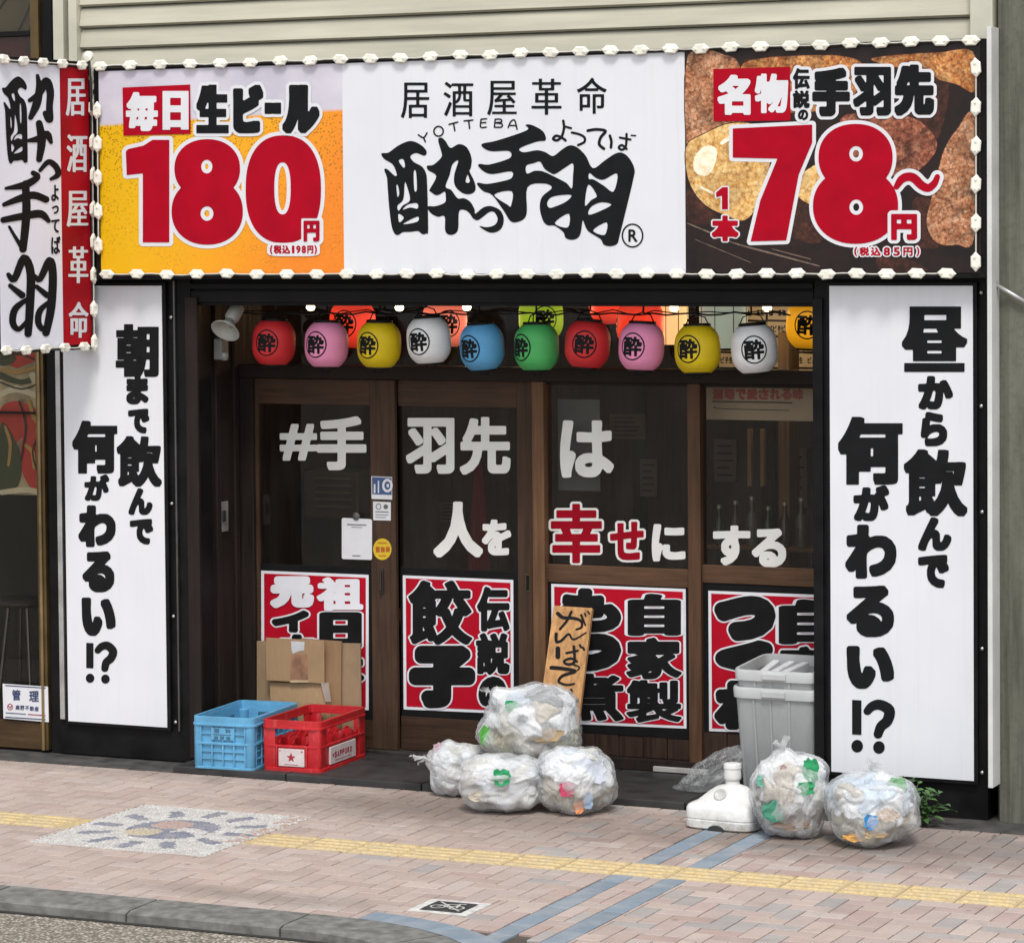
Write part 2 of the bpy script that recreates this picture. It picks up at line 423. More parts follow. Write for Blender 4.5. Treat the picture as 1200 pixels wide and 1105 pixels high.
# narrow gutter strip along the foot of the kerb, coloured near black
mb = MB(); GO = offs(KP, .303); GI = offs(KP, .34)
for a in range(len(KP)-1): mb.quad((*GO[a], -.048), (*GI[a], -.048), (*GI[a+1], -.048), (*GO[a+1], -.048))
tag(mb.build('gutter', mat('gutter_dark', (.03, .028, .025), .9)), kind='structure')

def inside_kerb(x, y):      # on the pavement side of the kerb line
    for a, b in zip(KP[:-1], KP[1:]):
        if min(a[0], b[0])-.001 <= x <= max(a[0], b[0])+.001 and y < a[1]+(b[1]-a[1])*((x-a[0])/((b[0]-a[0]) or 1)) and x < 1.78: return False
    return y > -3.52 or x > 1.80
# bedding sheet under the pavers
mb = MB(); n = len(KP)
for a in range(n-1): mb.quad((KP[a][0], KP[a][1], -.012), (KP[a+1][0], KP[a+1][1], -.012), (KP[a+1][0]+.0, -.25, -.012), (KP[a][0], -.25, -.012))
mb.quad((1.80, -7, -.012), (7, -7, -.012), (7, -.25, -.012), (1.80, -.25, -.012))
tag(mb.build('paving_bed', mat('paver_joint_sand', (.085, .068, .056), .95, .3)), kind='structure')
# pavers, herringbone
t = NT('pink_clay_pavers'); a = t.n('ShaderNodeAttribute'); a.attribute_name = 'col'; p = t.pos()
fine = t.noise(p, 55, 5, .7); big = t.noise(p, 1.1, 4); med = t.noise(p, 7, 5)
c = t.mix(t.mapr(fine, .3, .7, .0, .4), a.outputs['Color'], t.mix(1., a.outputs['Color'], (.62, .58, .55), 'MULTIPLY'))
c = t.mix(t.mapr(med, .5, .8, 0, .2), c, (.60, .52, .46)); c = t.mix(t.mapr(med, .2, .45, .45, 0), c, (.22, .18, .15))
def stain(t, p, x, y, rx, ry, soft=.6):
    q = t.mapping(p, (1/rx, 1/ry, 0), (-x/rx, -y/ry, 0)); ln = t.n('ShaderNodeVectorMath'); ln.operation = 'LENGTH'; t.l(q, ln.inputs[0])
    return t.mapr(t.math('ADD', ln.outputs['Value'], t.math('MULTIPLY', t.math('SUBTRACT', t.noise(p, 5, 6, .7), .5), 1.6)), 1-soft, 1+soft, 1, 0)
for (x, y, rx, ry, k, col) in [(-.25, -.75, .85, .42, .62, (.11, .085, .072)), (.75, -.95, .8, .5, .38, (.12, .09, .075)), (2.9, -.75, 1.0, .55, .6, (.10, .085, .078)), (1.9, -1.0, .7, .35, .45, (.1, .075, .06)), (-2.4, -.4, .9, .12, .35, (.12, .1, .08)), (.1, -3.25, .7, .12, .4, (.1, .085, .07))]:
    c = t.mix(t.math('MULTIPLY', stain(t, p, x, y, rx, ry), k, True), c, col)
gv = t.n('ShaderNodeTexVoronoi'); gv.inputs['Scale'].default_value = 3.2; t.l(p, gv.inputs['Vector']); c = t.mix(t.mapr(gv.outputs['Distance'], .045, .07, .6, 0), c, (.16, .14, .125))
c = t.mix(t.mapr(t.noise(t.mapping(p, (1, 2.5, 1)), 2.2, 7, .72), .55, .78, 0, .38), c, (.24, .20, .175))
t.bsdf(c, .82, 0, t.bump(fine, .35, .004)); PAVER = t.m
MOS = (-1.73, -.64, -2.49, -1.29)      # the mosaic inlay
TY0, TY1 = -2.10, -1.80                # tactile strip
STR = [(1.515, 1.635), (1.80, 1.92)]
PLATE = (.93, 1.25, -3.27, -2.98)
ba, bb_ = .218, .109
def paver_tile(mb, x0, x1, y0, y1, col, g=.0032, h=.0):
    g *= 1.15; x0 += g; x1 -= g; y0 += g; y1 -= g
    if x1-x0 < .012 or y1-y0 < .012: return
    e = .0028; z = h+random.uniform(-.0012, .0012)
    P = [(x0, y0, -.014), (x1, y0, -.014), (x1, y1, -.014), (x0, y1, -.014), (x0, y0, z-e), (x1, y0, z-e), (x1, y1, z-e), (x0, y1, z-e), (x0+e, y0+e, z), (x1-e, y0+e, z), (x1-e, y1-e, z), (x0+e, y1-e, z)]
    mb.add(P, [(8, 9, 10, 11)]+[(i, (i+1) % 4, 4+(i+1) % 4, 4+i) for i in range(4)]+[(4+i, 4+(i+1) % 4, 8+(i+1) % 4, 8+i) for i in range(4)], col)
def cutrects(x0, x1, y0, y1, holes):
    R = [(x0, x1, y0, y1)]
    for (a, b, c, d) in holes:
        N = []
        for (p, q, r, s) in R:
            if b <= p or a >= q or d <= r or c >= s: N.append((p, q, r, s)); continue
            if p < a: N.append((p, a, r, s))
            if q > b: N.append((b, q, r, s))
            m, n_ = max(p, a), min(q, b)
            if r < c: N.append((m, n_, r, c))
            if s > d: N.append((m, n_, d, s))
        R = N
    return R
HOLES = [MOS, (-12, MOS[0], TY0, TY1), (MOS[1], 8, TY0, TY1), PLATE]+[(a, b, -7, TY0) for a, b in STR]+[(a, b, TY1, -.25) for a, b in STR]
pav = MB()
PAL = [(.56, .445, .385), (.54, .42, .36), (.58, .465, .405), (.53, .41, .35), (.565, .44, .375), (.55, .45, .40), (.51, .39, .335)]
PALR = [(.53, .405, .36), (.49, .37, .33), (.45, .41, .385), (.55, .44, .395), (.42, .385, .365), (.50, .36, .315), (.57, .48, .435), (.53, .42, .38)]
for i in range(-90, 91):
    for j in range(-60, 61):
        for kind in (0, 1):
            # 90 degree herringbone lattice
            X0 = -1 + i*bb_ + j*2*bb_; Y0 = -2 - i*bb_ + j*2*bb_
            if kind == 0: x0, x1, y0, y1 = X0, X0+ba, Y0, Y0+bb_
            else: x0, x1, y0, y1 = X0, X0+bb_, Y0-ba, Y0
            if x1 < -8.2 or x0 > 5.6 or y1 < -4.9 or y0 > -.3: continue
            y1 = min(y1, -.31)
            if y1-y0 < .015: continue
            cx_, cy_ = (x0+x1)/2, (y0+y1)/2
            if not inside_kerb(cx_, y1-.004): continue
            k = min(max((cx_-.2+random.uniform(-.5, .5))/1.4, 0), 1)
            c = random.choice(PALR if random.random() < k*.6 else PAL); g_ = sum(c)/3; c = tuple((v*.88+g_*.12)*.86 for v in c); b = random.uniform(.93, 1.06)
            hl = list(HOLES)
            if y0 < -3.5 and x0 < .8: hl.append((-9, .8, -9, -3.515))
            for q in cutrects(x0, x1, y0, y1, hl):
                paver_tile(pav, *q, tuple(v*b for v in c))
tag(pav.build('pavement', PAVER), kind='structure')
# blue-grey paver strips and the band along the turning kerb
t = NT('blue_grey_pavers'); a = t.n('ShaderNodeAttribute'); a.attribute_name = 'col'; p = t.pos(); fine = t.noise(p, 60, 5, .7)
c = t.mix(t.mapr(fine, .3, .7, 0, .4), a.outputs['Color'], (.14, .17, .21)); c = t.mix(t.mapr(t.noise(p, 6, 5), .42, .75, 0, .6), c, (.37, .365, .36))
t.bsdf(c, .8, 0, t.bump(fine, .3, .004)); BLUEP = t.m
mb = MB()
for a, b in STR:
    y = -.31
    while y > -4.9:
        y0 = y-.218
        for q in cutrects(a, b, y0, y, [(-9, 9, TY0, TY1)]):
            k = random.uniform(.85, 1.12); paver_tile(mb, *q, (.215*k, .27*k, .325*k))
        y = y0
tag(mb.build('paver_strip', BLUEP), kind='structure')
mb = MB(); KI0 = offs(KP, -.006); KI1 = offs(KP, -.17)
for a in range(len(KP)-1):
    if KP[a][0] < .75: continue
    k = random.uniform(.85, 1.12)
    P = [KI0[a], KI0[a+1], KI1[a+1], KI1[a]]
    mb.add([(*q, .003) for q in P], [(0, 1, 2, 3)], (.215*k, .27*k, .325*k))
tag(mb.build('paver_band', BLUEP), kind='structure')
# tactile strip
t = NT('yellow_tactile_tile'); p = t.pos(); fine = t.noise(p, 45, 6, .75)
c = t.ramp(fine, [(.28, (.25, .19, .11)), (.45, (.50, .37, .18)), (.68, (.66, .53, .29))]); c = t.mix(t.mapr(t.noise(p, 9, 6, .7), .42, .7, 0, .7), c, (.40, .34, .25))
t.bsdf(c, .75, 0, t.bump(fine, .4, .004)); TACT = t.m
mb = MB(); x = -8.1
while x < 7:
    x1 = x+.3
    for a, b in [(x, x1)]:
        for q in cutrects(a, b, TY0, TY1, [MOS]):
            paver_tile(mb, *q, (1, 1, 1), .002)
            for r in range(4):
                yc = TY0+.0375+.075*r
                if q[1]-q[0] < .08: continue
                mb.add([(q[0]+.012, yc-.022, -.001), (q[1]-.012, yc-.022, -.001), (q[1]-.012, yc+.022, -.001), (q[0]+.012, yc+.022, -.001), (q[0]+.022, yc-.012, .007), (q[1]-.022, yc-.012, .007), (q[1]-.022, yc+.012, .007), (q[0]+.022, yc+.012, .007)],
                       [(4, 5, 6, 7), (0, 1, 5, 4), (1, 2, 6, 5), (2, 3, 7, 6), (3, 0, 4, 7)], (1, 1, 1))
    x = x1
tag(mb.build('tactile_paving', TACT), kind='structure')
# mosaic inlay: small stones, a blue oval with rays
def mosaic_col(x, y):
    u, v = (x-(MOS[0]+MOS[1])/2)/(.5*(MOS[1]-MOS[0])), (y-(MOS[2]+MOS[3])/2)/(.5*(MOS[3]-MOS[2])); r = math.hypot(u, v); a = math.atan2(v, u)
    g = random.uniform(.9, 1.1); pale = random.choice([(.56, .55, .53), (.52, .51, .49), (.60, .59, .57), (.50, .48, .46)])
    navy = random.choice([(.14, .16, .23), (.165, .185, .26), (.12, .14, .20)])
    c = pale
    if (u/.47)**2+(v/.46)**2 < 1:
        c = navy
        if (u+.12)**2/.045+(v-.2)**2/.035 < 1: c = (.40, .27, .235)
        if (u+.22)**2/.04+(v+.2)**2/.03 < 1: c = (.48, .41, .28)
        if abs(v+.05-.35*math.sin(u*9)*.25) < .09 and .05 < u < .42: c = pale
    elif .60 < r < .92:
        k_ = round(a/(math.pi/6)); da = a-k_*math.pi/6
        if abs(da*r) < .068: c = navy
    if u > .78 and v > -.35 and random.random() < .5: c = (.40, .27, .22)
    return tuple(q*g for q in c)
mb = MB(); s = .0222; ny = int((MOS[3]-MOS[2])/s)
for j in range(ny):
    x = MOS[0]-random.uniform(0, .02); y = MOS[2]+j*s
    while x < MOS[1]-.008:
        wd = random.uniform(.018, .034); x1 = min(x+wd, MOS[1])
        paver_tile(mb, max(x, MOS[0]), x1, y, y+s, mosaic_col((x+x1)/2, y+s/2), .0014); x = x1
t = NT('mosaic_stone'); a = t.n('ShaderNodeAttribute'); a.attribute_name = 'col'; fine = t.noise(t.pos(), 50, 4)
t.bsdf(t.mix(t.mapr(t.noise(t.pos(), 9, 6, .7), .35, .7, 0.1, .6), a.outputs['Color'], (.37, .34, .31)), .7, 0, t.bump(fine, .2, .003))
tag(mb.build('pavement_mosaic', t.m), kind='structure')
# small square plate set in the pavement
g = lambda z: (lambda u, v: onZ(u, v, z))
pl = tag(MB().box(*PLATE, -.014, .0).build('pavement_plate', mat('worn_white_plate', (.66, .65, .62), .6, .25, 20, .1)), 'square white framed sign plate set flush in the pink pavers near the kerb', 'pavement sign'); pl['_o'] = (0, 0, 0)
PX, PY = (PLATE[0]+PLATE[1])/2, (PLATE[2]+PLATE[3])/2
fnp = lambda u, v: (PX+u*.01, PY-v*.01, .0022)
fnp2 = lambda u, v: (PX+u*.01, PY-v*.01, .0042)
DK = mat('plate_dark_field', (.045, .045, .045), .6, .5, 25)
decal('symbol_field', [L([(-11, -10.4), (11, -10.4), (11, 10.4), (-11, 10.4)])], DK, pl, fnp, .5)
decal('bicycle_symbol', [L(ellipse(-5, 2, 4, 4)), L(ellipse(-5, 2, 3, 3), True), L(ellipse(5, 2, 4, 4)), L(ellipse(5, 2, 3, 3), True), K((-5, 2, .5), (-2, -4, .5), (4, -4, .5), (0, 2, .5), (-2, -4, .5)), K((5, 2, .5), (3, -6, .5), (6, -6.5, .5)), K((-8, -8, .55), (9, 8, .55))], mat('plate_symbol', (.5, .49, .46), .6), pl, fnp2, .25)

# ================================================================== BUILDING SHELL
B = empty('shop_building', (0, 0, 0), 'cream boarded restaurant building with a black timber shopfront', 'building')
# stone step across the entrance
st = MB()
for (a, b) in [(-2.12, -1.35), (-1.342, -.45), (-.442, .45), (.458, 1.2), (1.208, 1.95)]: st.box(a, b, -.3, YD+.05, -.05, ZS, .006)
SLATE = mat('dark_slate', (.033, .032, .032), .55, .35, 6, .12)
st.build('doorstep', SLATE, B)
BST = mat('grey_concrete_strip', (.060, .056, .052), .85, .4, 8, .3); MB().box(-9.5, -2.125, -.3, .2, -.05, .004, .004).build('base_strip', BST, B); MB().box(1.956, 6, -.30, .2, -.05, .003, .004).build('base_strip', BST, B)
xl0, xr1 = onY(67, 600, 0)[0], onY(1157, 600, 0)[0]
x_lp0, x_lp1, zpb, zpt = rp(78, 332, 197, 850, 0)          # left white panel
xo0, xo1 = onY(226, 600, 0)[0], onY(955, 600, 0)[0]        # opening in the front
zh0, zh1 = onY(600, 359, 0)[2], onY(600, 318, 0)[2]        # header
MB().box(xl0, xo0, .0, .25, ZS-.03, zh1+.9, .004).build('front_wall', BLACK, B)
MB().box(xo1, xr1, .0, .25, -.02, zh1+.9, .004).build('front_wall', BLACK, B)
MB().box(xo0+.002, xo1-.002, .02, .2, zh0, zh1+.9, .004).box(xo0+.004, xo1-.004, -.012, .018, zh0+.1, zh0+.135, .004).box(xo0+.004, xo1-.004, .0, .018, zh0+.02, zh0+.09, .004).build('header', BLACK, B)
# dark timber corner boards on the reveal edge
xa = onY(236, 600, 0)[0]
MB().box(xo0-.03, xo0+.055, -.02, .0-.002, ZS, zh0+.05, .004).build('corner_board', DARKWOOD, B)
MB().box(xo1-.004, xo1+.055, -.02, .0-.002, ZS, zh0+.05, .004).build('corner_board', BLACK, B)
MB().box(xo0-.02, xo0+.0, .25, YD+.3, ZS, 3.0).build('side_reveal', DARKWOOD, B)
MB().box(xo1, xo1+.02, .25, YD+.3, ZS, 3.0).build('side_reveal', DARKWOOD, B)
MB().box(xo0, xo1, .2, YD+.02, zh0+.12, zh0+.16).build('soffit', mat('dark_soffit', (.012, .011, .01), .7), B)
# reveal panelling strips
for k, yy in enumerate((.02, .27, .5)): MB().box(xo0+.0005, xo0+.02, yy, yy+.05, ZS, zh0+.1, .004).build('reveal_batten', DARKWOOD, B)
# siding
zs0 = onY(600, 78, .03)[2]
mb = MB(); SID = mat('cream_siding', (.50, .475, .375), .55, .12, 2.2, .12, stretch=(.5, 1, 6), fine=25)
xs0, xs1 = onY(93, 40, .03)[0], onY(1139, 40, .03)[0]
dz = .131; z = onY(600, 66, .03)[2]-dz*2
for i in range(7):
    r = [random.uniform(-.003, .003) for _ in range(2)]
    mb.add([(xs0, .06, z), (xs1, .06, z), (xs1, .03+r[0], z+.012), (xs0, .03+r[1], z+.012), (xs1, .055, z+dz-.016), (xs0, .055, z+dz-.016), (xs0, .085, z+dz), (xs1, .085, z+dz)], [(0, 1, 2, 3), (3, 2, 4, 5), (5, 4, 7, 6)])
    z += dz
mb.build('siding', SID, B)
MB().box(xs0-.1, xs1+.2, .09, .3, zs0-.6, zs0+1.2).build('wall_backing', mat('wall_backing_dark', (.03, .029, .025), .8), B)
MB().box(onY(80, 40, 0)[0], xs0-.002, .0, .12, zs0-.35, zs0+1.2, .004).box(onY(62, 40, 0)[0], onY(74, 40, 0)[0], .0, .2, zs0-1.9, zs0+1.2, .004).build('corner_trim', CREAM, B)
MB().box(xs1+.002, onY(1163, 40, -.02)[0], -.02, .12, zs0+.03, zs0+1.2, .006).build('corner_trim', CREAM, B)
# thin aluminium edge strips beside the panels
MB().box(onY(70, 600, 0)[0], onY(75.5, 600, 0)[0], -.03, -.002, .23, 3.05, .003).build('edge_strip', SILVER, B)
MB().box(onY(207.5, 600, 0)[0], onY(209.5, 600, 0)[0], -.02, -.002, .2, 2.97, .002).build('edge_strip', mat('dark_aluminium', (.12, .12, .12), .35, .1, 8, .02, .8), B)
# right concrete column
t = NT('weathered_concrete'); p = t.pos(); a = t.noise(t.mapping(p, (5, 5, .5)), 2.2, 7, .65); b = t.noise(p, 30, 5)
c = t.ramp(a, [(.3, (.065, .066, .050)), (.5, (.125, .126, .098)), (.72, (.165, .165, .132))]); c = t.mix(t.mapr(b, .5, .75, 0, .5), c, (.07, .07, .055)); c = t.mix(t.mapr(t.noise(t.mapping(p, (9, 9, .35)), 2., 6, .7), .5, .72, 0, .6), c, (.05, .05, .038))
t.bsdf(c, .85, 0, t.bump(b, .35, .006)); CONC = t.m
xc0 = onY(1164, 600, -.02)[0]
col_ = empty('concrete_column', (xc0+.25, .3, -.1), 'grey weathered concrete column at the right end of the shopfront', 'column')
MB().box(xc0, xc0+.55, -.02, .6, -.1, 6.2, .09).build('shaft', CONC, col_)
MB().box(onY(1157.2, 600, -.15)[0], onY(1162.8, 600, -.15)[0], -.15, -.0, .21, zs0+.12, .003).build('edge_trim', mat('white_trim', (.62, .62, .60), .5, .08, 4), col_)
pp = empty('conduit_pipe', onY(1165, 333, -.06), 'thin grey conduit pipe fixed across the concrete column', 'pipe')
A_ = onY(1164, 332, -.05); B_ = onY(1205, 356, -.05)
MB().tube([A_, (A_+B_)/2, B_], .012, 10).build('tube', SILVER, pp, 'all'); MB().lathe([(.005, -.02), (.022, -.018), (.022, .012), (.014, .016)], 16, A_).build('end_cap', SILVER, pp, 'all')

# ================================================================== NEIGHBOUR (left edge)
N_ = empty('neighbouring_shop', (-4., .1, 0), 'neighbouring shop with bronze framed window at the left edge', 'building')
BRZ = mat('bronze_aluminium', (.13, .085, .035), .38, .2, 6, .03, .6)
BRZL = mat('pale_bronze_aluminium', (.27, .19, .09), .38, .2, 6, .03, .5)
wx1 = onY(58, 600, .05)[0]; wx0 = -9.5
MB().box(wx1-.06, wx1, .0, .12, .02, 6.2, .004).build('window_frame', BRZ, N_)
MB().box(wx1-.0405, wx1-.022, -.012, -.001, .02, 4.28, .003).build('frame_bead', BRZL, N_)
zk = onY(30, 845, .02)[2]
MB().box(wx0, wx1-.062, .01, .12, .02, zk, .004).build('kick_panel', wood('brown_kick_panel', (.07, .04, .018), .4, False), N_)
MB().box(wx0, wx1-.062, .02, .1, 4.5, 4.53).build('glazing_bar', BLACK, N_); MB().box(wx0, wx1-.062, .02, .1, onY(30, 483, .02)[2]-.012, onY(30, 483, .02)[2]).build('glazing_bar', BLACK, N_)
NP = glass('neighbour_glass', (.90, .88, .82), .5, .02, .02)
MB().quad((wx0, .06, zk), (wx1-.06, .06, zk), (wx1-.06, .06, 6.2), (wx0, .06, 6.2)).build('window_pane', NP, N_)
DARKIN = mat('dark_interior', (.016, .014, .010), .8, .3, 3)
MB().box(wx0, wx1+.1, 1.6, 1.62, 0, 6.2).box(wx1+.02, wx1+.05, .13, 1.6, 0, 6.2).box(wx0, wx1, .13, 1.6, -.02, .02).build('interior_wall', DARKIN, N_)
MB().box(wx1+.012, xl0-.003, .02, .3, 0.01, 6.2).build('shadow_gap', BLACK, N_)
# coloured shop poster inside the neighbour's window (plain generic shapes)
po = empty('window_poster', (-4., .16, 2.2), 'curvy cream red and green poster inside the left neighbour window', 'poster')
fq = lambda y: (lambda u, v: onY(u, v, y))
MB().box(onY(-60, 500, .085)[0], onY(52, 500, .085)[0], .085, .095, onY(30, 580, .085)[2], onY(30, 405, .085)[2]).build('window_sheet', mat('poster_cream', (.62, .50, .32), .6, .5, 4), po)
decal('painted_shape', [L(smooth([(0, 480), (20, 470), (50, 485), (48, 500), (30, 510), (15, 520), (2, 510)])), L(smooth([(27, 512), (40, 505), (52, 540), (50, 572), (35, 570), (24, 545)])), L([(0, 408), (25, 404), (48, 420), (20, 432), (0, 424)])], mat('poster_red', (.60, .05, .035), .5), po, fq(.081), .8)
decal('painted_shape', [L(smooth([(0, 500), (12, 505), (25, 540), (20, 570), (0, 575)]))], mat('poster_green', (.07, .085, .04), .5), po, fq(.078), .8)
decal('painted_shape', [K((0, 440, 4), (25, 448, 3), (48, 440, 4)), L(smooth([(0, 412), (18, 418), (14, 426), (0, 428)]))], mat('poster_green', (.07, .085, .04), .5), po, fq(.078), .8)
for k_ in ([(0, 463, 3), (20, 456, 4), (48, 466, 3)], [(2, 577, 3), (30, 574, 3.4), (50, 578, 3)], [(38, 440, 4), (44, 455, 3)]): decal('painted_shape', [K(*k_)], mat('poster_pale', (.76, .68, .50), .5), po, fq(.075), .8)
pu = empty('upper_window_reflection', (-4., .16, 4.6), 'maroon and olive sheets inside the upper neighbour window, painted as the reflection in its pane', 'poster')  # coloured sheets behind the upper pane, painted to imitate its reflection
MB().box(onY(-60, 30, .085)[0], onY(43, 30, .085)[0], .085, .095, onY(20, 38, .085)[2], onY(20, -30, .085)[2]).build('window_sheet', mat('reflection_olive', (.15, .12, .055), .5, .3, 3), pu)
MB().box(onY(-60, 30, .085)[0], onY(44, 30, .085)[0], .085, .095, onY(20, 90, .085)[2], onY(20, 42, .085)[2]).build('lower_sheet', mat('reflection_maroon', (.12, .010, .012), .5, .3, 3), pu)
decal('painted_shape', [K((38, -4, 1.2), (32, 15, 1.2), (22, 36, 1.4)), K((42, 6, .8), (38, 25, 1), (34, 36, 1)), K((8, -2, 1.5), (0, 10, 1.5)), L(smooth([(30, 62), (34, 48), (42, 46), (44, 66)]))], mat('reflection_dark_line', (.03, .015, .012), .5), pu, fq(.081), .7)
decal('painted_shape', [K(*q) for q in ([(0, 433, 2), (20, 436, 2.4), (47, 429, 2)], [(34, 470, 2), (40, 490, 2.4), (50, 498, 2)], [(6, 500, 1.6), (12, 520, 2), (10, 545, 1.6)], [(30, 522, 2), (38, 530, 2.4), (40, 548, 2)])], mat('poster_gold', (.55, .33, .10), .5), po, fq(.073), .6)
decal('painted_shape', [K(*q) for q in ([(2, 420, .8), (22, 415, .9), (46, 424, .8)], [(0, 448, .8), (25, 456, .9), (48, 448, .8)], [(22, 470, .9), (30, 500, 1), (24, 540, .9)], [(48, 505, .8), (38, 530, .9), (48, 565, .8)])], mat('poster_ink', (.03, .02, .015), .5), po, fq(.071), .5)
# dim stool behind that window
stl = empty('window_stool', onY(28, 790, .7), 'dark metal stool standing inside the left neighbour window', 'stool')
sz = onY(28, 705, .7); MB().lathe([(.02, -.03), (.19, -.02), (.2, 0), (.19, .02), (.02, .03)], 24, sz).build('seat', mat('stool_seat', (.03, .025, .022), .4), stl, 'all')
for a in range(4):
    q = math.pi/4+a*math.pi/2; e = Vector(sz)+Vector((math.cos(q)*.2, math.sin(q)*.2, -(sz[2]-.03)))
    MB().tube([Vector(sz)+Vector((math.cos(q)*.1, math.sin(q)*.1, -.02)), e], .012, 8).build('leg', mat('stool_leg', (.12, .11, .1), .3, .1, 8, .02, .8), stl)
# management notice
nx = [onY(3, 801, -.005), onY(56, 804.5, -.005), onY(57, 846, -.005), onY(4, 841.5, -.005)]
no = empty('notice_plate', nx[3], 'white property management notice plate on the left window frame', 'notice')
mb = MB(); fr = [tuple(p) for p in nx]; bk = [(p[0], -.001, p[2]) for p in nx]
mb.add(fr+bk, [(0, 1, 2, 3), (0, 1, 5, 4), (1, 2, 6, 5), (2, 3, 7, 6), (3, 0, 4, 7)]); mb.build('plate', WHITE_INK, no)
NAVY = mat('navy_ink', (.035, .055, .13), .5)
decal('lettering', [T('管', 14, 808, 24, 820.5, .35), T('理', 34, 809.5, 45.5, 822, .35)]+[T(c, 18+i*5.6, 826+i*.42, 23+i*5.6, 831.5+i*.42, .12) for i, c in enumerate('高野不動産')]+[K((6.5, 803, .55), (53, 806, .55)), K((6.5, 840, .6), (53, 843, .6)), K((7, 835, .5), (30, 836.6, .5))], NAVY, no, fq(-.0075), .25, tol=.03)
decal('emblem', [L(ellipse(11.7, 828, 3.4, 3.8)), L(ellipse(11.7, 828, 2.5, 2.9), True), K((10, 827, .5), (12, 829, .6), (13.5, 827, .5)), K((33, 836.8, .6), (53, 838.2, .6))], mat('dull_red_ink', (.35, .06, .09), .5), no, fq(-.0075), .25)

# ================================================================== SIGNS
YS = -.14
fs = lambda d: (lambda u, v: onY(u, v, YS-d))
x0, x1, z0, z1 = rp(117, 80, 1149, 322, YS)
z1 = onY(600, 68, YS)[2]; z0 = onY(600, 321, YS)[2]
sg = empty('shop_signboard', ((x0+x1)/2, YS, z0), 'wide signboard above the entrance with beer price, black logo and chicken wing price', 'signboard')
MB().box(x0-.04, x1+.03, YS+.004, -.001, z0-.03, z1+.02, .006).build('sign_box', BLACK, sg)
xb = onY(402, 200, YS)[0]; xc = onY(803, 200, YS)[0]
# beer print
t = NT('beer_print'); uv = t.n('ShaderNodeUVMap').outputs[0]; sx = t.n('ShaderNodeSeparateXYZ'); t.l(uv, sx.inputs[0])
u_, v_ = sx.outputs[0], sx.outputs[1]
beer = t.ramp(t.math('ADD', u_, t.math('MULTIPLY', t.math('SUBTRACT', .5, v_), .45)), [(0, lin((226, 176, 0))), (.3, lin((232, 176, 4))), (.65, lin((236, 158, 12))), (1, lin((232, 130, 30)))])
vo = t.n('ShaderNodeTexVoronoi'); vo.inputs['Scale'].default_value = 75; t.l(t.mapping(uv, (1.15, 1, 1)), vo.inputs['Vector'])
m_ = t.math('MULTIPLY', t.mapr(vo.outputs['Distance'], .14, .40, 1, 0), t.mapr(t.math('ADD', t.noise(uv, 5, 4), t.math('MULTIPLY', v_, .5)), .45, .85, 0, .85), True)
beer = t.mix(m_, beer, lin((120, 78, 10))); beer = t.mix(t.mapr(t.noise(uv, 90, 3), .62, .75, 0, .5), beer, lin((250, 205, 60)))
foam = t.ramp(t.noise(uv, 3.5, 4), [(.3, lin((186, 182, 196))), (.7, lin((214, 208, 218)))])
edge = t.math('ADD', t.math('ADD', .725, t.math('MULTIPLY', u_, .045)), t.math('MULTIPLY', t.noise(uv, 6, 3), .012))
ff = t.mapr(t.math('SUBTRACT', v_, edge), -.004, .012, 0, 1)
t.bsdf(t.mix(ff, beer, foam), .35, 0, None, .4); BEER = t.m
zz = lambda p, a, b: ((p[0]-a)/(b-a), (p[2]-z0)/(z1-z0))
def face(name, a, b, m): return MB().box(a, b, YS, YS+.0035, z0, z1).build(name, m, sg, uv=lambda p: zz(p, a, b))
face('beer_panel', x0, xb, BEER); face('logo_panel', xb+.0005, xc-.0005, PANEL_WHITE)
# roasted wing picture: printed pieces on a dark print
def crust(name, cols, scale=46., dark=(38, 18, 12), k=.5):
    t = NT(name); p = t.pos(); nz = t.n('ShaderNodeTexNoise'); nz.inputs['Scale'].default_value = 30; nz.inputs['Detail'].default_value = 3; t.l(p, nz.inputs[0])
    mx = t.n('ShaderNodeVectorMath'); mx.operation = 'MULTIPLY_ADD'; mx.inputs[1].default_value = (.02, .02, .02); t.l(nz.outputs['Color'], mx.inputs[0]); t.l(p, mx.inputs[2])
    vo = t.n('ShaderNodeTexVoronoi'); vo.inputs['Scale'].default_value = scale; t.l(mx.outputs[0], vo.inputs['Vector']); sc_ = t.n('ShaderNodeSeparateColor'); t.l(vo.outputs['Color'], sc_.inputs[0])
    n_ = len(cols); c = t.ramp(t.math('ADD', t.math('MULTIPLY', sc_.outputs[0], .42), t.math('MULTIPLY', t.mapr(t.math('ADD', t.math('MULTIPLY', t.noise(p, 42, 6, .8), .65), t.math('MULTIPLY', t.noise(p, 7, 4), .35)), .40, .60, 0, 1), .58)), [(i/(n_-1), lin(q)) for i, q in enumerate(cols)])
    c = t.mix(t.mapr(t.math('ADD', vo.outputs['Distance'], t.math('MULTIPLY', t.math('SUBTRACT', t.noise(p, 70, 4), .5), 1.3)), .5, .95, 0, .6), c, lin(dark)); c = t.mix(t.math('MULTIPLY', t.mapr(t.noise(p, 8, 8, .7), .44, .66, 0, 1), k+.22, True), c, lin(dark)); c = t.mix(t.mapr(t.noise(t.mapping(p, (1, 1, 1), (3, 1, 2)), 11, 7, .75), .56, .70, 0, .45), c, lin(cols[-1]))
    t.bsdf(c, .38, 0, None, .3); return t.m
t = NT('chicken_dark_print'); t.bsdf(t.ramp(t.noise(t.pos(), 5, 6, .65), [(.3, lin((18, 15, 16))), (.7, lin((44, 27, 23)))]), .38, 0, None, .3); face('chicken_panel', xc, x1, t.m); chp = KIDS[sg.name][-1]
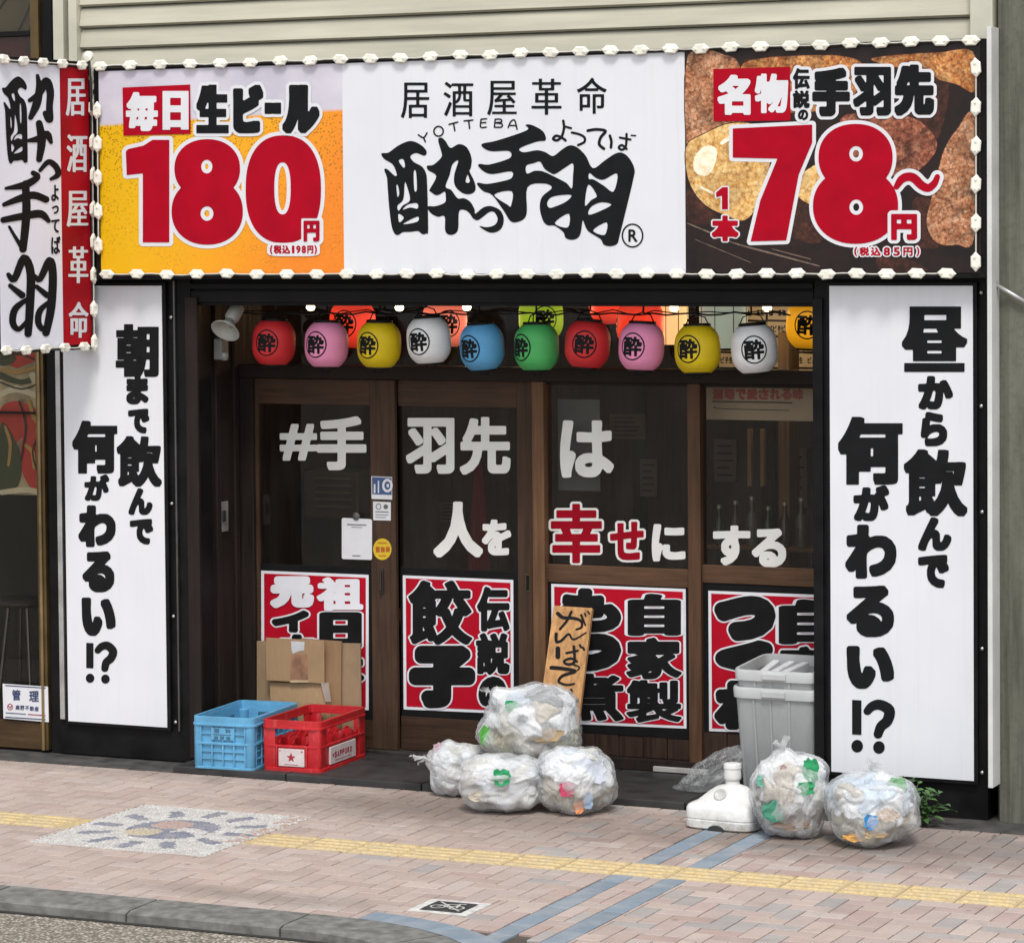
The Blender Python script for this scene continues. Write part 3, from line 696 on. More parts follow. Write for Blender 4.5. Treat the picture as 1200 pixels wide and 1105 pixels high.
SES = crust('print_sesame', [(120, 62, 40), (176, 112, 74), (206, 150, 112), (232, 192, 158)], 62); SESO = crust('print_sesame_orange', [(128, 60, 28), (180, 104, 52), (214, 148, 84), (236, 186, 128)], 58); SESR = crust('print_sesame_red', [(84, 38, 28), (136, 72, 50), (170, 104, 78), (206, 150, 120)], 62, k=.6)
BRD = crust('print_golden_crust', [(186, 122, 58), (220, 166, 92), (240, 202, 132), (248, 222, 168)], 40, (120, 70, 34), .45); HIL = crust('print_crust_highlight', [(240, 226, 186), (250, 240, 214), (252, 248, 236)], 30, (214, 180, 120), .1); DKB = crust('print_dark_brown', [(44, 24, 20), (70, 38, 28), (98, 56, 42)], 40, (26, 16, 14), .5)
for P, m_ in [([(806, 222), (824, 240), (842, 256), (824, 264), (806, 256)], DKB), ([(925, 228), (950, 240), (965, 262), (960, 285), (925, 275)], DKB), ([(1060, 105), (1100, 92), (1112, 100), (1108, 135), (1096, 165), (1070, 150)], DKB), ([(1028, 302), (1060, 303), (1085, 314), (1080, 318), (1035, 318)], DKB), ([(1070, 235), (1092, 236), (1090, 270), (1100, 290), (1070, 285)], DKB), ([(866, 74), (880, 70), (874, 84), (864, 88)], DKB)]:
    decal('wing_picture', [L(smooth(P, 4))], m_, chp, fs(.0004), .8)
WINGS = [([(806, 66), (850, 65), (866, 76), (870, 110), (872, 146), (868, 165), (845, 176), (815, 190), (806, 192)], SES), ([(868, 80), (885, 70), (930, 66), (985, 66), (1012, 78), (1000, 112), (960, 130), (900, 130), (872, 110)], SESO), ([(1021, 70), (1050, 65), (1100, 62), (1140, 61), (1142, 107), (1121, 99), (1099, 93), (1085, 80), (1050, 79)], SESO),
         ([(985, 140), (1031, 135), (1068, 138), (1092, 155), (1097, 176), (1076, 200), (1050, 206), (1000, 200)], SESR), ([(1142, 137), (1121, 153), (1107, 175), (1099, 202), (1092, 231), (1086, 262), (1097, 284), (1121, 287), (1142, 276)], SES), ([(804.5, 172), (824, 158), (856, 145), (890, 150), (902, 190), (890, 235), (873, 258), (849, 252), (824, 238), (807, 211)], BRD), ([(928, 216), (945, 200), (962, 194), (968, 225), (955, 240), (938, 233)], BRD)]
for i, (P, m_) in enumerate(WINGS):
    decal('wing_shadow', [L(smooth(P, 4))], DKB, chp, fs(.0006+i*.0002), .8, 1.1); decal('wing_picture', [L(smooth(P, 5))], m_, chp, fs(.0007+i*.0002), .7)
decal('wing_picture', [L(smooth([(813, 187), (825, 172), (839, 174), (838, 192), (829, 206), (815, 202)], 5)), K((846, 168, 2), (858, 160, 2.5)), K((822, 220, 1.2), (834, 226, 1.8))], HIL, chp, fs(.0022), .6)
decal('plate_rim', [K((806, 262, .7), (830, 272, .9), (860, 285, .8), (900, 296, 1.1), (960, 312, .7)), K((815, 281, .4), (880, 308, .4)), K((905, 292, .5), (950, 304, .8))], mat('print_rim', lin((120, 98, 84)), .4, .5, 20), chp, fs(.0023), .4)
# beer price lettering
D1, D2, D3 = .0025, .0045, .0065
WS = mat('white_print', (.70, .70, .73), .45, .03, 6, 0, 0, .2)
one = L([(147.4, 178), (150, 175), (168, 171), (178.7, 164.2), (198.4, 164.2), (198.4, 284.3), (167.3, 284.3), (167.3, 203.5), (148.5, 205.5)])
def eight(cx, t_, b_, rx1, rx2):
    h = b_-t_; return [L(ellipse(cx, t_+h*.28, rx1, h*.28, 60, 2.15)), L(ellipse(cx, b_-h*.315, rx2, h*.315, 60, 2.15))]
n18 = [one]+eight(242.8, 163.4, 287, 38.5, 41.8)+[L(ellipse(332, 222, 44.2, 63, 70, 2.35))]
h18 = [L(ellipse(242.3, 195.5, 6.6, 8), True), L(ellipse(242.5, 250.5, 7.6, 8.5), True), L(ellipse(331, 221, 9.6, 30.5, 40, 2.4), True)]
yen1 = [T('円', 355.6, 258.8, 374.4, 283.2, 1.4, sq=1.15)]
tax1 = [T(ch, *b, .5) for ch, b in zip('(税込198円)', [(316.3, 287.5, 319.3, 298.5), (320.5, 287.5, 330, 297.5), (330.5, 287.5, 340, 297.5), (342, 288, 345, 297), (347, 288, 352.2, 297), (353.4, 288, 358.6, 297), (360, 288, 367.2, 297.3), (368.4, 287.5, 371.4, 298.5)])]
nama = [T('生', 230, 99.6, 268, 156.6, 2.8, 3.4, sq=1.2), T('ビ', 273, 99.6, 308.6, 156.6, 4.2, sq=1.15), T('ー', 310, 120.5, 329.4, 134, 3.6, sq=1.3), T('ル', 330.7, 99.6, 374.4, 156.6, 4.2, sq=1.15)]
decal('white_backing', n18+[i for i in h18]+yen1, WS, sg, fs(D1), .6, 4.6)
decal('white_backing', nama, WS, sg, fs(D2), .6, 3.6)
decal('white_backing', [L(ellipse(344, 292.5, 31, 8, 40, 5))], WS, sg, fs(D2), .6)
decal('price_figure', n18+h18+[L([(353, 256), (380, 256), (380, 287), (353, 287)], True)], RED_INK, sg, fs(D2), .6)
decal('yen_sign', yen1, RED_INK, sg, fs(D3), .4)
decal('tax_note', tax1, RED_INK, sg, fs(D3), .25, 0, .03)
decal('product_name', nama, INK, sg, fs(D3), .5)
rl = polyg('red_label', [(143.5, 103), (222.8, 99.4), (223.4, 157.2), (144.6, 159.4)], RED_INK, sg, fs(D2))
decal('label_text', [T('毎', 147.5, 108.3, 185, 154, 2.2, sq=1.2), T('日', 190.5, 107, 221, 152.5, 2.2, 3, sq=1.35)], WS, rl, fs(D3), .5)
# middle panel: name in serif, brush logo
decal('shop_type_text', [T(c_, *b, .15, 1.3) for c_, b in zip('居酒屋革命', [(468.8, 97, 503.8, 138.8), (518.8, 96.3, 555.5, 137), (570, 95, 606.3, 135.5), (622, 92.5, 658.8, 135), (675, 91.3, 712, 133.8)])], INK, sg, fs(D1), .35, -.15)
A = lambda P: smooth([(440+x/7.367, 140+y/7.367) for x, y in P], 4)
Bq = lambda P: smooth([(550+x/5.4545, 130+y/5.4545) for x, y in P], 4)
SUI = [L(A([(50, 305), (62, 292), (112, 288), (190, 232), (270, 194), (330, 192), (400, 228), (440, 275), (436, 306), (412, 313), (350, 292), (300, 320), (332, 370), (400, 408), (435, 465), (446, 560), (455, 950), (440, 985), (405, 992), (368, 966), (300, 972), (235, 975), (200, 998), (168, 990), (140, 925), (118, 760), (105, 590), (98, 500), (76, 438), (100, 430), (165, 488), (184, 478), (165, 418), (140, 382), (78, 345)])),
       L(A([(540, 178), (570, 160), (605, 190), (648, 248), (720, 215), (790, 245), (830, 340), (822, 420), (812, 450), (850, 530), (865, 590), (850, 630), (800, 648), (740, 630), (685, 570), (680, 480), (715, 358), (664, 390), (640, 480), (605, 582), (655, 612), (708, 682), (765, 682), (820, 715), (856, 780), (862, 815), (930, 762), (1000, 750), (1080, 790), (1108, 870), (1080, 950), (1010, 980), (950, 962), (897, 922), (960, 932), (1030, 912), (1055, 860), (1025, 802), (980, 802), (920, 848), (880, 872), (842, 855), (815, 815), (775, 785), (722, 795), (715, 940), (690, 985), (650, 998), (615, 985), (600, 945), (597, 838), (540, 842), (490, 820), (458, 785), (456, 752), (520, 750), (600, 718), (606, 660), (597, 625), (555, 648), (520, 655), (472, 622), (468, 605), (525, 492), (455, 440), (446, 402), (500, 393), (568, 330), (568, 280)]))]
SUIH = [L(A(h), True) for h in ([(200, 358), (240, 345), (255, 400), (240, 418)], [(330, 455), (350, 455), (357, 605), (335, 610)], [(180, 570), (195, 575), (205, 640), (190, 670)], [(252, 555), (266, 560), (298, 695), (235, 745), (200, 790), (190, 745), (240, 690)], [(235, 780), (280, 735), (360, 725), (362, 772), (300, 762)], [(198, 815), (245, 850), (205, 890)], [(235, 905), (362, 840), (360, 885)], [(790, 485), (800, 485), (815, 535), (795, 550), (778, 535)])]
TEBA = [L(Bq([(358, 92), (400, 92), (470, 132), (488, 188), (430, 198), (322, 240), (346, 266), (430, 253), (485, 265), (535, 290), (590, 250), (640, 222), (690, 235), (745, 290), (775, 353), (805, 365), (870, 315), (950, 268), (1010, 290), (1055, 370), (1045, 450), (1000, 640), (960, 800), (945, 850), (900, 866), (858, 855), (838, 820), (760, 770), (735, 722), (724, 702), (712, 780), (690, 815), (650, 825), (615, 812), (600, 775), (545, 735), (500, 732), (470, 700), (450, 620), (465, 550), (528, 492), (475, 465), (372, 488), (368, 640), (350, 690), (300, 713), (260, 703), (220, 640), (147, 540), (90, 515), (52, 475), (56, 460), (110, 468), (190, 455), (268, 432), (268, 388), (150, 405), (95, 390), (58, 355), (66, 340), (120, 345), (200, 325), (264, 298), (252, 258), (130, 258), (77, 215), (180, 190), (368, 125)]))]
TEBAH = [L(Bq(h), True) for h in ([(363, 352), (410, 336), (452, 326), (480, 370), (515, 395), (548, 404), (610, 365), (663, 338), (662, 420), (655, 497), (620, 462), (540, 420), (470, 388), (415, 385), (368, 402)], [(158, 537), (272, 515), (266, 608), (245, 602)], [(497, 590), (520, 555), (580, 540), (652, 540), (620, 580), (550, 612), (510, 620)], [(545, 718), (635, 657), (630, 746)], [(768, 398), (810, 430), (860, 440), (945, 402), (922, 517), (860, 480), (795, 440), (764, 436)], [(760, 472), (815, 543), (780, 570), (739, 605)], [(762, 640), (790, 605), (850, 585), (908, 600), (850, 635), (770, 665)], [(790, 765), (878, 713), (865, 794)])]
decal('brush_logo', SUI+SUIH, INK, sg, fs(D1), .35)
decal('brush_logo', TEBA+TEBAH, INK, sg, fs(D1), .35)
kk = lambda P, r: K(*[(550+x/5.4545, 130+y/5.4545, r) for x, y in P])
ka = lambda P, r: K(*[(440+x/7.367, 140+y/7.367, r) for x, y in P])
decal('reading_text', [kk(P, r) for P, r in (([(600, 65), (605, 110), (590, 165), (560, 190), (535, 180), (555, 160), (590, 172), (615, 190)], 1.5), ([(605, 100), (650, 112)], 1.3), ([(655, 140), (700, 150), (735, 170), (735, 200), (695, 220)], 1.4), ([(757, 128), (810, 120), (870, 130), (840, 170), (830, 215), (860, 243)], 1.7), ([(898, 160), (908, 195), (905, 235)], 1.6), ([(962, 172), (1030, 185)], 1.3), ([(1005, 150), (1000, 228), (975, 250), (955, 235), (975, 220), (1005, 245)], 1.4), ([(1035, 158), (1062, 160)], .9))], INK, sg, fs(D1), .3)
decal('roman_text', [ka(P, .9) for P in ([(370, 135), (415, 160), (445, 118)], [(415, 160), (430, 195)], [(635, 45), (710, 25)], [(675, 45), (685, 100)], [(765, 15), (840, 8)], [(805, 15), (812, 80)])]+[L(ellipse(513.9, 154.2, 6.4, 6.6)), L(ellipse(513.9, 154.2, 4.6, 4.8), True)]
      + [kk(P, .85) for P in ([(75, 55), (110, 52)], [(75, 55), (72, 105), (108, 105)], [(72, 78), (105, 76)], [(165, 55), (160, 105)], [(165, 55), (200, 55), (205, 72), (170, 78), (208, 85), (205, 105), (162, 106)], [(248, 108), (265, 70), (290, 62), (305, 120)], [(262, 95), (300, 95)])], INK, sg, fs(D1), .3)
decal('registered_mark', [L(ellipse(741.2, 276.3, 12.8, 14.2)), L(ellipse(741.2, 276.3, 11, 12.4), True), T('R', 736.3, 269, 747.2, 283.7, .45)], INK, sg, fs(D1), .35)
# chicken price lettering
n78 = [L([(858.7, 150.9), (951.8, 146.3), (951.8, 167.3), (936, 205), (921.4, 282), (879.6, 283.2), (891, 235), (911, 186.2), (858.7, 185)])]+eight(1002.6, 145.5, 286, 43.5, 50)
h78 = [L(ellipse(1003.2, 180.5, 8, 9), True), L(ellipse(1003.4, 243, 8, 9), True)]
wav = [K((1050.6, 219, 3.4), (1056, 211, 4.6), (1063, 207.5, 5), (1071, 209, 5.2), (1080, 217.5, 5), (1088, 220.5, 4.6), (1095, 215, 4), (1098.4, 207.5, 3.2))]
yen2 = [T('円', 1044.2, 250.9, 1074.8, 281.6, 2.2, sq=1.15)]
hon = [L([(839, 226), (846.5, 219.6), (853, 219.6), (853, 245.6), (846, 245.6), (846, 229.5), (839.5, 231.5)]), T('本', 834, 252.8, 865.5, 283, 2, sq=1.15)]
tax2 = [T(ch, *b, .5) for ch, b in zip('(税込85円)', [(1001, 289.5, 1004.5, 300.5), (1007, 289.8, 1018.5, 300), (1020.5, 289.8, 1032, 300), (1035.5, 290, 1043, 300), (1047, 290, 1054.5, 300), (1058.5, 290, 1069.5, 300.2), (1074, 289.5, 1077.5, 300.5)])]
tei = [T('手', 951.8, 79.8, 996, 136.8, 3.8, sq=1.15), T('羽', 999.7, 78.7, 1044.2, 136, 2.7, sq=1.15), T('先', 1048, 76, 1094.7, 136, 3.8, sq=1.15), T('伝', 929, 80.2, 949, 104.8, 1.1), T('説', 929, 106.2, 949, 127.3, 1.1), T('の', 935, 128.5, 947.2, 141.4, .9)]
decal('white_backing', n78+h78+wav, WS, sg, fs(D1), .6, 4.4); decal('white_backing', tei, WS, sg, fs(D2), .6, 3.6)
decal('white_backing', yen2, WS, sg, fs(D3), .5, 4); decal('white_backing', hon, WS, sg, fs(D1), .4, 1.6); decal('white_backing', tax2, WS, sg, fs(D2), .3, 1.6)
decal('price_figure', n78+h78+wav, RED_INK, sg, fs(D2), .6); decal('yen_sign', yen2, RED_INK, sg, fs(D3+.002), .4); decal('unit_text', hon, RED_INK, sg, fs(D2), .4)
decal('tax_note', tax2, RED_INK, sg, fs(D3), .25, 0, .03); decal('product_name', tei, INK, sg, fs(D3), .45)
rl = polyg('red_label', [(835.9, 81.3), (925.9, 78.6), (926.3, 141.6), (836.2, 142.5)], RED_INK, sg, fs(D2))
decal('label_text', [T('名', 840.8, 88, 879.6, 135, 2.6, sq=1.15), T('物', 884.5, 86.7, 923.7, 133, 1.9, sq=1.15)], WS, rl, fs(D3), .5)

# projecting blade sign, its face turned towards the right
bA = onY(107.5, 240, -.1); ang = math.radians(29)
r2 = np.array([math.cos(YAW), math.sin(YAW), 0]); f2 = np.array([-math.sin(YAW), math.cos(YAW), 0])
bd = -math.sin(ang)*r2-math.cos(ang)*f2; bn = np.array([-bd[1], bd[0], 0.]); bn = bn if np.dot(bn, CAM-bA) > 0 else -bn
fb = lambda d: (lambda u, v: onP(u, v, bA+bn*d, bn))
zt, zb = fb(0)(55, 73.5)[2], fb(0)(55, 408)[2]
bl = empty('projecting_sign', (bA[0], bA[1], zb), 'tall white projecting sign with brush logo and a red band, left of the wide signboard', 'sign')
def blade_box(u0, u1, d0, d1, za, zb_, name, m):
    p, q = fb(0)(u0, 240), fb(0)(u1, 240); P = []
    for z in (za, zb_):
        for w_ in (p+bn*d0, q+bn*d0, q+bn*d1, p+bn*d1): P.append((w_[0], w_[1], z))
    return MB().add(P, [(0, 1, 2, 3), (7, 6, 5, 4), (0, 4, 5, 1), (1, 5, 6, 2), (2, 6, 7, 3), (3, 7, 4, 0)]).build(name, m, bl)
blade_box(-2, 108.5, -.16, -.003, zb-.02, zt+.02, 'sign_box', BLACK)
blade_box(-1, 72, -.003, 0, zb, zt, 'face_panel', mat('blade_white_face', (.80, .82, .90), .42, .04, 2., .01, 0, .25)); blade_box(72.2, 105.5, -.003, .001, zb+.01, zt-.02, 'red_band', mat('red_band', (.42, .006, .014), .5, .25, 2, 0, 0, .12))
def aff(P, x0, y0, sx_, sy_, ox, oy): return [((x-ox)*sx_+x0, (y-oy)*sy_+y0) for x, y in P]
SUIB = [(q[0], aff(q[1], 2.4, 86.4, 60.6/110.6, 105.5/113.8, 446.8, 161.7)) for q in SUI[:1]+SUIH[:7]]
rb = [K((44, 89, 2), (46, 104, 4), (43, 122, 5), (36, 138, 3)), K((35, 118, 2.5), (46, 110, 4), (54, 96, 5), (59, 108, 4.5), (58, 125, 4), (58, 140, 4.5), (53, 133, 3)), K((46, 145, 4), (49, 165, 5), (46, 187, 3.6)), K((34, 165, 2.2), (45, 163, 4), (55, 158, 4.6), (60, 167, 2.2)), K((47, 200, 2.2), (57, 190, 3.2), (66, 196, 3.6), (68, 205, 3.4), (60, 210, 2)),
      K((39, 203, 3), (44, 208, 3.5), (29, 217, 4.4), (7, 221, 1.8)), K((54, 234, 4), (40, 229, 4.4), (26, 232, 4.4), (5, 240, 2.6)), K((57, 259, 2.6), (48, 251, 4.6), (30, 253, 4.4), (4, 258, 3.6)), K((30, 216, 4.4), (31, 250, 5), (27, 292, 4.4)), K((27, 292, 3), (18, 278, 2), (11, 266, 1.6)),
      K((10, 322, 2.6), (17, 327, 4), (28, 303, 4.6), (36, 320, 5), (35, 360, 5), (33, 391, 4.4)), K((12, 335, 2.6), (26, 346, 4)), K((33, 350, 2.4), (18, 362, 4), (15, 378, 4), (22, 386, 3), (32, 376, 2.4)),
      K((41, 324, 2.6), (47, 327, 3.6), (58, 306, 4.6), (62, 322, 4.8), (60, 360, 5), (54, 390, 4.4)), K((43, 336, 2.6), (55, 346, 3.6)), K((60, 352, 2.2), (47, 364, 3.6), (45, 378, 3.8), (51, 386, 3), (58, 374, 2.4))]
decal('brush_logo', SUIB, INK, bl, fb(.003), .35); decal('brush_logo', rb, INK, bl, fb(.003), .35)
decal('reading_text', [T('よ', 60, 217, 69, 236, .5), T('っ', 61, 241, 69, 251, .5), T('て', 60, 257, 70, 273, .5), T('ば', 60, 277, 71, 298, .5)], INK, bl, fb(.003), .3)
decal('shop_type_text', [T(c_, *b, .1, .95) for c_, b in zip('居酒屋革命', [(77, 92.4, 100.4, 136), (78, 158, 102.4, 202), (78, 224, 103.4, 266), (80, 289, 103.6, 332), (80.4, 354, 104, 396)])], WS, bl, fb(.004), .3)
MB().tube([fb(-.08)(104, 84), np.array(fb(-.08)(104, 84))+np.array([0, .3, 0])], .02, 10).tube([fb(-.08)(104, 396), np.array(fb(-.08)(104, 396))+np.array([0, .3, 0])], .02, 10).build('wall_bracket', BLACK, bl)

# LED module chains
def led_mesh():
    mb = MB(); w_, h_, d_ = .054, .027, .013
    pr = [(-w_, 0), (-w_*.66, h_*.62), (-w_*.5, h_), (w_*.5, h_), (w_*.66, h_*.62), (w_, 0), (w_*.66, -h_*.62), (w_*.5, -h_), (-w_*.5, -h_), (-w_*.66, -h_*.62)]
    k = len(pr); vs = [(x, d_*.0, z) for x, z in pr]+[(x, -d_, z) for x, z in pr]+[(x*.82, -d_*1.45, z*.78) for x, z in pr]
    mb.add(vs, [tuple(range(k))]+[(i, (i+1) % k, k+(i+1) % k, k+i) for i in range(k)]+[(k+i, k+(i+1) % k, 2*k+(i+1) % k, 2*k+i) for i in range(k)]+[tuple(range(2*k, 3*k))])
    for sx_ in (-.45, .45): mb.box(w_*sx_-.007, w_*sx_+.007, -d_*1.9, -d_*1.4, -.006, .006, .002)
    return mb
def led_chain(name, loc, label, runs, nrm, along, group):
    """runs: lists of module positions with a roll angle; the cable sags a little between modules"""
    root = empty(name, loc, label, 'light string', group); proto = None
    cab = MB(); base = MB()
    yaw = math.atan2(along[1], along[0])
    for P, rolls in runs:
        pts = []
        for i, p in enumerate(P):
            p = Vector(p)
            if proto is None:
                proto = led_mesh().build('led_module', LED_MAT); o = proto; o.parent = root; KIDS.setdefault(root.name, []).append(o)
            else: o = proto.copy(); COL.objects.link(o); o.parent = root
            rr = rolls+random.uniform(-.09, .09)
            o.matrix_local = Matrix.Translation(p-Vector(loc)) @ Matrix.Rotation(yaw, 4, 'Z') @ Matrix.Rotation(rr, 4, 'Y') @ Matrix.Rotation(random.uniform(-.15, .15), 4, 'X')
            pts.append(p+Vector(nrm)*.004)
            if i < len(P)-1: m_ = (p+Vector(P[i+1]))/2; pts.append(m_+Vector((0, 0, random.uniform(-.006, .004)))+Vector(nrm)*.006)
        cab.tube(pts, .0042, 6)
        base.tube([q-Vector(nrm)*.008+Vector((0, 0, -.006)) for q in pts], .008, 6)
    cab.build('cable', CABLE_W, root); base.build('support_wire', CABLE_B, root)
    return root
def runpts(fn, a, b, n, d): return [Vector(fn(a[0]+(b[0]-a[0])*i/(n-1), a[1]+(b[1]-a[1])*i/(n-1)))+Vector((0, 0, random.uniform(-.004, .004)))+Vector(d) for i in range(n)]
fl = lambda u, v: onY(u, v, YS-.014)
led_chain('led_light_string', (x0, YS, z1), 'chain of cream LED modules framing the wide signboard', [
    (runpts(fl, (118, 78.5), (1138, 47), 30, (0, 0, 0)), 0), (runpts(fl, (126, 321.5), (1110, 320.5), 29, (0, 0, 0)), 0),
    (runpts(fl, (1144, 80), (1144, 307), 6, (0, 0, 0)), math.pi/2), (runpts(fl, (114.5, 130), (116, 288), 5, (0, 0, 0)), math.pi/2)], (0, -1, 0), (1, 0, 0), 'LED chains around the signs')
fbl = lambda u, v: onP(u, v, bA+bn*.014, bn)
led_chain('led_light_string', (bA[0], bA[1], zt), 'chain of cream LED modules framing the projecting sign', [
    (runpts(fbl, (4, 70), (95, 76.5), 5, (0, 0, 0)), 0), (runpts(fbl, (7, 411), (98, 406), 5, (0, 0, 0)), 0), (runpts(fbl, (107, 88), (109.5, 402), 9, (0, 0, 0)), math.pi/2)], tuple(bn), tuple(-bd), 'LED chains around the signs')
jb = tag(MB().lathe([(.0, -.012), (.03, -.01), (.03, .012), (.0, .02)], 20, (0, 0, 0), Matrix.Rotation(math.pi/2, 4, 'X')).build('cable_spool', LED_MAT, smooth=True), 'round cream cable holder at the top corner between the two signs', 'cable holder'); jb.location = Vector(onY(104, 66, -.16))
tp = onY(104.5, 72, -.16); MB_ = MB().tube([tp, onY(106, 90, -.16), onY(107, 130, -.15)], .008, 6)
tag(MB_.build('black_cable', CABLE_B), 'short black cable dangling from the corner between the two signs', 'cable')

# vertical panel signs
def panel_sign(u0, v0, u1, v1, label, items, screws):
    a, b, c, d = rp(u0, v0, u1, v1, -.02)
    r = empty('vertical_sign', ((a+b)/2, -.02, c), label, 'sign', 'tall white slogan signs beside the entrance')
    MB().box(a-.022, b+.022, -.03, -.0015, c-.022, d+.022, .004).build('frame', BLACK, r)
    MB().box(a, b, -.036, -.0305, c, d, .0015).build('face_panel', PANEL_WHITE, r)
    fn = lambda u, v: onY(u, v, -.0385)
    decal('lettering', items, INK, r, fn, .5)
    for (u, v) in screws:
        p = onY(u, v, -.01); MB().lathe([(.004, .0), (.010, -.001), (.010, .006), (.004, .010)], 14, p, Matrix.Rotation(math.pi/2, 4, 'X')).build('screw', SILVER, r)
k = 2.2
panel_sign(78, 335, 194, 848, 'tall white slogan sign left of the entrance, the narrower one of the pair', [T('朝', 135.5, 380, 186, 442, 2.1, 3.6, sq=1.3), T('ま', 148, 440, 174, 474, k, sq=1.12), T('で', 150, 479, 175, 508, k, sq=1.12), T('飲', 136.5, 511, 189.6, 570.6, 1.9, 2.6, sq=1.3), T('ん', 150.5, 572, 178.8, 603.5, k, sq=1.12), T('で', 152, 608, 179.5, 638, k, sq=1.12),
    T('何', 84.7, 493, 137.4, 555, 2.7, 3.4, sq=1.35), T('が', 98.8, 556, 128, 587, 2, sq=1.12), T('わ', 91.8, 592, 135.5, 641, 3.4, sq=1.12), T('る', 96.5, 646, 134, 694, 3.4, sq=1.12), T('い', 95.5, 700, 135.5, 745, 3.6, sq=1.12),
    L([(101, 753), (109.5, 753.4), (109.5, 783), (101, 782.6)]), L(ellipse(105.5, 794.5, 5, 5.4)), L(ellipse(123.5, 795.5, 5, 5.4)), K((114.5, 762, 3.8), (119, 757.5, 4.4), (126, 756.5, 4.8), (132.5, 763, 4.8), (130, 771, 4.8), (124.5, 776, 4.6), (122.8, 783, 4.2))], [(200.5, 372), (201.5, 590), (203.5, 722), (206, 846)])
panel_sign(974, 335, 1141.5, 909, 'tall white slogan sign right of the entrance, the wider one of the pair', [T('昼', 1056.7, 359.3, 1133.6, 436, 2.2, 6, sq=1.4), T('か', 1075.8, 440.6, 1116.8, 480, 2.9, sq=1.12), T('ら', 1079, 482.7, 1110, 523, 2.9, sq=1.12), T('飲', 1059, 526.5, 1133.6, 605, 2.6, 3.6, sq=1.35), T('ん', 1075.8, 606, 1115, 645.5, 3, sq=1.12), T('で', 1075.8, 650, 1112, 689, 3, sq=1.12),
    T('何', 982, 488.4, 1057.8, 568, 3.7, 4.8, sq=1.35), T('が', 1000, 568.5, 1042, 610.7, 3, sq=1.12), T('わ', 990.5, 614.6, 1050.5, 678, 4.2, sq=1.12), T('る', 992, 686, 1047.7, 746.5, 4.2, sq=1.12), T('い', 992, 756.6, 1047.7, 807, 5, sq=1.12),
    L([(998.5, 819.8), (1009.5, 820.4), (1009.5, 861), (998.5, 860.4)]), L(ellipse(1004.5, 874, 6.8, 7.4)), L(ellipse(1030, 875.5, 6.8, 7.4)), K((1016.5, 833, 4.6), (1022, 827.5, 5.4), (1031, 825.5, 6), (1042, 832, 6.4), (1040, 844, 6.2), (1032.5, 851, 5.8), (1029, 860, 5.2))], [(1150, 343), (1150, 476), (1151, 600), (1151, 760), (1151, 905)])

# ================================================================== ENTRANCE: timber front in the recess
def bpx(mb, u0, v0, u1, v1, Y, th, bev=.004, up=None, down=None):
    a, b, c, d = rp(u0, v0, u1, v1, Y)
    return mb.box(a, b, Y, Y+th, c if down is None else down, d if up is None else up, bev)
zl0, zl1 = onY(620, 447, YD)[2], onY(620, 431, YD)[2]
xL, xR = onY(283, 600, YD)[0], xo1
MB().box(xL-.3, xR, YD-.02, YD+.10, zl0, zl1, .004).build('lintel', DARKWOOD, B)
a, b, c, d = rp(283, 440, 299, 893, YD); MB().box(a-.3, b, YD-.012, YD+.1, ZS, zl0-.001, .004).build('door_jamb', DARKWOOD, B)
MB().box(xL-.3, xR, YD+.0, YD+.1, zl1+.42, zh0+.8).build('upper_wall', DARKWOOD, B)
tr = MB()
for u in (440, 640, 822):
    q = onY(u, 400, YD+.04)[0]
MB().quad((xL-.2, YD+.05, zl1), (xR, YD+.05, zl1), (xR, YD+.05, zl1+.42), (xL-.2, YD+.05, zl1+.42)).build('transom_pane', glass('transom_glass', (.97, .97, .96), .6), B)
a, b, c, d = rp(626, 449, 640, 900, YD); MB().box(a, b, YD-.02, YD+.1, ZS, zl0-.001, .004).build('post', LTBROWN, B)
xp1 = b
a, b, c, d = rp(807, 449, 822, 903, YD); xq0, xq1 = a, b; MB().box(a, b, YD-.01, YD+.1, ZS, zl0-.001, .004).build('post', wood('mid_brown_post', (.085, .043, .023), .5), B)
MB().box(xL, xp1, YD-.03, YD+.12, ZS, ZS+.016, .002).build('door_track', mat('dark_track', (.06, .055, .05), .5, .3, 8, .05, .5), B)
MB().box(xp1, xR, YD-.012, YD+.1, ZS+.001, ZS+.07, .004).build('bottom_rail', DARKWOOD, B)
LETW = mat('white_window_letters', (.72, .71, .68), .5, .05)
RED_P = mat('poster_red_ground', (.42, .004, .018), .6, .15, 3, 0, 0, .1)
PBLK = mat('poster_black', (.010, .0098, .0102), .6, .25, 6, 0, 0, .1)
PWH = mat('poster_white', (.70, .70, .74), .45, .06, 4)
